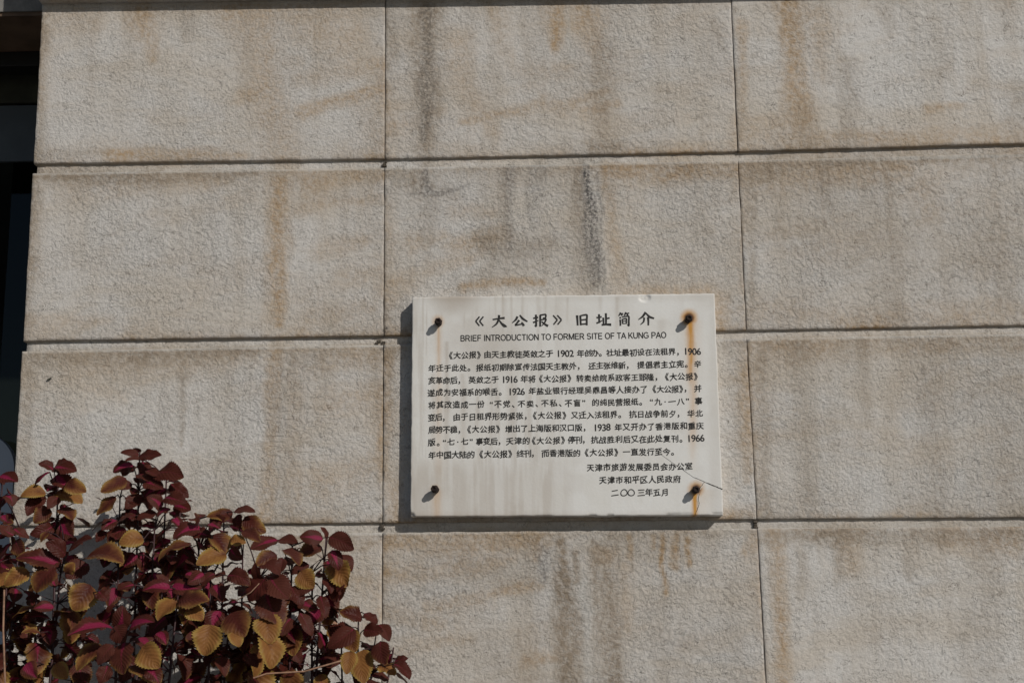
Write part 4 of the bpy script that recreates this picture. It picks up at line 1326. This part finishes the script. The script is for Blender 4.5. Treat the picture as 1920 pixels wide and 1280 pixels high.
# leaves read off the photograph: plant, depth, (base x, y) -> (tip x, y) in an enlarged view, width, age, pinkness
HERO = [
    # left edge
    (0, -.34, [(0, 205, 80, 232, .42, .1, .7), (10, 380, 28, 412, .5, .1, 1), (62, 440, 132, 482, .42, .15, .4), (62, 470, -8, 425, .45, .1, .4), (70, 492, 112, 558, .45, .35, .3),
               (45, 505, 0, 582, .45, .15, .5), (-15, 640, 42, 702, .5, .9, 0), (25, 290, 58, 340, .5, .1, .6), (20, 300, -10, 350, .5, .1, .3), (5, 600, 70, 640, .4, .2, .6)]),
    # slim tall one
    (1, -.23, [(245, 168, 340, 188, .42, .1, .5), (238, 178, 170, 152, .42, .05, .4), (222, 186, 146, 256, .44, .1, .75), (240, 212, 332, 278, .40, .1, .8), (300, 232, 384, 278, .42, .75, .1),
               (246, 282, 362, 332, .40, 1, 0), (205, 282, 92, 296, .36, .9, .1), (196, 290, 118, 382, .34, .0, .2), (190, 292, 48, 312, .28, .0, .2), (215, 345, 158, 418, .46, .45, .2),
               (268, 350, 326, 402, .46, .5, .2), (270, 420, 326, 482, .46, .1, .8), (240, 425, 135, 470, .35, .0, .3), (215, 455, 180, 500, .4, .6, .1), (240, 170, 300, 140, .4, .05, .3),
               (262, 300, 215, 352, .4, 0, .2), (250, 400, 190, 430, .4, 0, .2), (285, 385, 335, 440, .4, .1, .4)]),
    (1, -.41, [(292, 560, 200, 508, .42, .15, .2), (300, 556, 412, 482, .40, .12, .2), (268, 585, 142, 606, .46, .28, .15), (262, 596, 72, 566, .3, .3, .7), (238, 615, 158, 722, .54, .5, .1),
               (395, 598, 296, 664, .48, .12, .25), (384, 572, 545, 602, .40, .55, .0), (402, 690, 330, 806, .56, .72, .05), (132, 634, 20, 692, .42, .85, .05), (160, 790, 54, 836, .42, .8, .2),
               (240, 790, 150, 800, .4, .1, .9), (225, 650, 250, 700, .5, .05, .9), (300, 640, 330, 590, .5, .8, .1), (120, 870, 160, 905, .4, .9, .3), (180, 905, 95, 905, .36, .8, .3),
               (250, 1040, 300, 1110, .45, .9, .2), (120, 1040, 160, 1110, .5, .3, 1), (440, 720, 485, 762, .5, .05, .3)]),
    # tallest
    (2, -.21, [(620, 112, 538, 100, .30, .1, .2), (625, 116, 722, 112, .30, .12, .2), (632, 126, 556, 136, .28, .05, .2), (596, 158, 506, 192, .42, .1, .85), (636, 142, 640, 206, .5, .12, .3),
               (562, 214, 452, 280, .36, .6, .15), (690, 198, 812, 222, .34, .12, .25), (762, 240, 840, 304, .36, .1, .2), (700, 258, 640, 296, .45, .05, .95), (516, 296, 432, 380, .40, .65, .1),
               (722, 345, 652, 302, .42, .08, .7), (780, 332, 852, 358, .42, .1, .6), (775, 395, 812, 440, .5, .05, 1), (642, 486, 532, 512, .46, 1, 0), (612, 556, 556, 614, .4, .1, 1),
               (680, 566, 716, 618, .5, .3, .7), (655, 180, 712, 210, .4, .1, .3), (610, 200, 680, 235, .4, .05, .3), (650, 225, 730, 262, .4, .1, .5), (740, 260, 690, 300, .4, .05, .8),
               (590, 240, 520, 262, .36, .0, .2), (560, 300, 620, 340, .42, .0, .2), (640, 300, 560, 352, .42, .0, .2), (700, 370, 610, 400, .40, .05, .2), (610, 380, 520, 420, .40, .0, .3),
               (740, 300, 830, 330, .36, .08, .5), (500, 400, 410, 450, .40, .05, .2), (480, 455, 430, 500, .42, .1, .3), (560, 440, 480, 500, .42, .2, .3), (760, 350, 700, 385, .4, .1, .8)]),
    # broad one
    (4, -.29, [(1040, 372, 922, 380, .36, .55, .1), (1046, 364, 1142, 366, .32, .1, .2), (1062, 376, 1082, 440, .42, .12, .3), (1094, 386, 1184, 460, .40, .55, .05), (1030, 486, 1098, 504, .46, .85, .05),
               (930, 456, 1008, 396, .48, .12, .6), (902, 438, 772, 484, .42, .12, .75), (946, 468, 1002, 556, .54, .62, .1), (846, 512, 704, 578, .40, .68, .05), (1010, 552, 876, 600, .40, .85, .05),
               (880, 420, 870, 368, .45, .35, .1), (930, 420, 985, 440, .5, .05, .9), (1085, 450, 1160, 500, .32, .4, .1), (1030, 530, 1080, 580, .42, .1, .5), (860, 460, 940, 480, .4, .1, .7)]),
    (4, -.39, [(760, 700, 636, 712, .36, .12, .85), (770, 694, 904, 704, .36, .12, .8), (755, 692, 696, 646, .4, .1, .3), (758, 706, 768, 752, .5, .05, 1), (806, 768, 700, 846, .52, .92, .0),
               (800, 756, 934, 762, .36, .5, .1), (846, 790, 906, 850, .5, .85, .0), (600, 690, 524, 714, .4, .15, .5), (960, 640, 900, 700, .4, .08, .4), (960, 690, 1000, 760, .42, .1, .7),
               (1182, 664, 1112, 764, .52, .15, .2), (1160, 600, 1254, 646, .38, .1, .15), (1208, 656, 1294, 752, .44, .15, .3), (1190, 728, 1262, 872, .46, .30, .35), (1236, 556, 1142, 604, .42, .6, .1),
               (1068, 768, 982, 796, .48, .1, .7), (980, 806, 950, 906, .46, .15, .85), (1016, 650, 1120, 690, .36, .25, .3), (1165, 690, 1140, 590, .3, .1, .2), (910, 640, 840, 690, .4, .1, .6),
               (1260, 570, 1240, 640, .4, .1, .2), (830, 640, 890, 670, .4, .05, .8)]),
    (4, -.42, [(938, 868, 920, 1006, .54, .97, .0), (1030, 816, 1092, 924, .52, .55, .05), (1046, 900, 1066, 968, .5, .95, .0), (1196, 826, 1222, 950, .50, .88, .0), (1172, 920, 1194, 1066, .46, .90, .0),
               (990, 1010, 1010, 1100, .4, .3, .2), (1100, 1000, 1150, 1060, .4, .1, .3), (850, 900, 880, 960, .4, .5, .3)]),
    # star in front
    (3, -.49, [(530, 892, 548, 782, .42, .12, .7), (504, 884, 302, 922, .34, .2, .95), (516, 872, 552, 952, .50, .12, .2), (584, 876, 694, 846, .42, .1, .95), (556, 946, 552, 1090, .46, .32, .4),
               (640, 960, 716, 1056, .48, .9, .0), (625, 925, 672, 986, .5, .2, .9), (466, 966, 342, 1072, .34, .72, .05), (504, 958, 436, 1046, .42, .05, .2), (602, 1050, 696, 1132, .48, .6, .1),
               (700, 905, 740, 960, .4, .2, 1), (480, 1050, 450, 1130, .5, .05, .3), (660, 1060, 720, 1130, .45, .3, .7)]),
    # round topped right one
    (5, -.22, [(1240, 490, 1120, 534, .40, .12, .6), (1240, 494, 1330, 508, .38, .12, .2), (1266, 534, 1338, 606, .44, .42, .1), (1442, 486, 1338, 480, .40, .12, .7), (1462, 492, 1430, 434, .36, .1, .2),
               (1470, 478, 1576, 540, .36, .12, .2), (1436, 520, 1336, 562, .46, .4, .2), (1484, 536, 1514, 626, .42, .12, .7), (1520, 556, 1564, 634, .38, .1, .2), (1476, 598, 1540, 706, .46, .85, .0),
               (1344, 628, 1398, 704, .54, .88, .0), (1530, 676, 1508, 722, .5, .0, .2), (1340, 816, 1388, 920, .30, .05, .3), (1380, 600, 1300, 640, .4, .0, .2), (1400, 680, 1330, 740, .4, .0, .2),
               (1450, 660, 1480, 730, .4, .05, .2), (1300, 700, 1360, 780, .42, .0, .2), (1430, 740, 1460, 840, .3, .1, .3), (1480, 700, 1500, 770, .4, .1, .2), (1300, 840, 1260, 920, .45, .05, .3),
               (1350, 740, 1290, 800, .42, .0, .2), (1280, 930, 1230, 1010, .4, .1, .4), (1310, 960, 1340, 1040, .4, .15, .3)]),
    # low right one
    (6, -.21, [(1616, 846, 1514, 822, .40, .42, .1), (1626, 818, 1684, 866, .40, .12, .2), (1626, 890, 1712, 900, .42, .12, .2), (1690, 868, 1736, 944, .36, .12, .2), (1582, 886, 1470, 976, .42, .02, .2),
               (1570, 892, 1592, 988, .48, .7, .0), (1566, 986, 1548, 1090, .38, .92, .0), (1622, 980, 1632, 1130, .38, 1, .0), (1700, 942, 1722, 1046, .46, .28, .2), (1694, 1046, 1768, 1092, .52, .88, .0),
               (1760, 1044, 1832, 1112, .38, .1, .3), (1760, 1034, 1822, 1022, .4, .08, .4), (1728, 1036, 1748, 996, .5, .05, 1), (1450, 1010, 1500, 1030, .4, .05, .2), (1520, 1010, 1460, 1060, .42, .05, .3)]),
]
for pi, (lab, rpx, ry, seed, shoots) in enumerate(PLANTS):
    rng = random.Random(seed)
    rx = at(rpx, 1280, ry)[0]
    root = empty('coleus_plant', (rx, ry, SOIL_Z), lab, 'plant', 'coleus plants below the plaque')
    fol, st = Foliage(), MB()
    axis = []
    for (tx, ty, ty3, nodes, lm, oldn, face) in shoots:
        ty3 *= .72                                        # the plain shoots stand behind the traced leaves
        tip = at(tx, ty + 8, ty3)
        rr0 = (rx + rng.uniform(-.05, .05) + (tip[0] - rx) * .35, ry + rng.uniform(-.04, .04), SOIL_Z - .01)
        axis += shoot(fol, st, tip, rr0, nodes, lm, rng, oldness=oldn, face=face)
    for hp, dep, rows in HERO:
        if hp != pi: continue
        for (bx, by, tx, ty, wd, age, pink) in rows:
            y0 = dep + rng.uniform(-.045, .02)
            px0, py0, px1, py1 = bx / 2.382, 806 + by / 2.382, tx / 2.382, 806 + ty / 2.382
            down = (py1 - py0) / (math.hypot(px1 - px0, py1 - py0) + 1e-6)
            b3 = Vector(at(px0, py0, y0))
            ln = math.hypot(px1 - px0, py1 - py0) * (y0 - CAM[1]) / F
            t3 = Vector(at(px1, py1, y0 - ln * rng.uniform(.15, .55)))
            fol.traced(b3, t3, wd * .93, age if age > .8 else age * .82, pink, rng, rng.uniform(.35, 1.15))
            best = min(axis, key=lambda q: (q - b3).length + max(0, q.z - b3.z) * .6)
            m = (best + b3) / 2 + Vector((0, 0, .006))
            st.tube([best, m, b3], [.0019, .0015, .0012], 5, False)
    st.build('stem', STEM, root, smooth=True)
    fol.build('foliage', root)

# a dried leaf caught at the side of the plants
df, rngd = Foliage(), random.Random(5)
df.traced(Vector(at(634, 1169, -.05)), Vector(at(596, 1171, -.06)), .20, .9, 0, rngd, .5)
d_ = df.build('dried_leaf', None)
d_.data.materials[0] = STRAW
tag(d_, 'small shrivelled rust dry leaf before bare wall between the two right coleus', 'leaf')

# dry stalks leaning among the plants
STALKS = [([(8, 1105, -.5), (6, 1180, -.51), (10, 1290, -.52), (12, 1420, -.5)], .0023, 'thin pale dry stalk at the far left among the coleus'),
          ([(486, 1093, -.46), (470, 1110, -.47), (445, 1124, -.46), (430, 1122, -.44)], .0011, 'thin curved straw lying across the broad coleus leaves'),
          ([(430, 1285, -.36), (500, 1262, -.33), (570, 1258, -.31), (640, 1238, -.29)], .0021, 'pinkish dry stem lying low between the two right coleus')]
for pts, rad, lab in STALKS:
    mb = MB()
    P3 = [Vector(at(*p)) for p in pts]
    fine = []
    for i in range(len(P3) - 1):
        for k in range(4):
            fine.append(P3[i].lerp(P3[i + 1], k / 4))
    fine.append(P3[-1])
    mb.tube(fine, [rad] * len(fine), 6)
    tag(mb.build('dry_stalk', STRAW, None, True), lab, 'stalk')
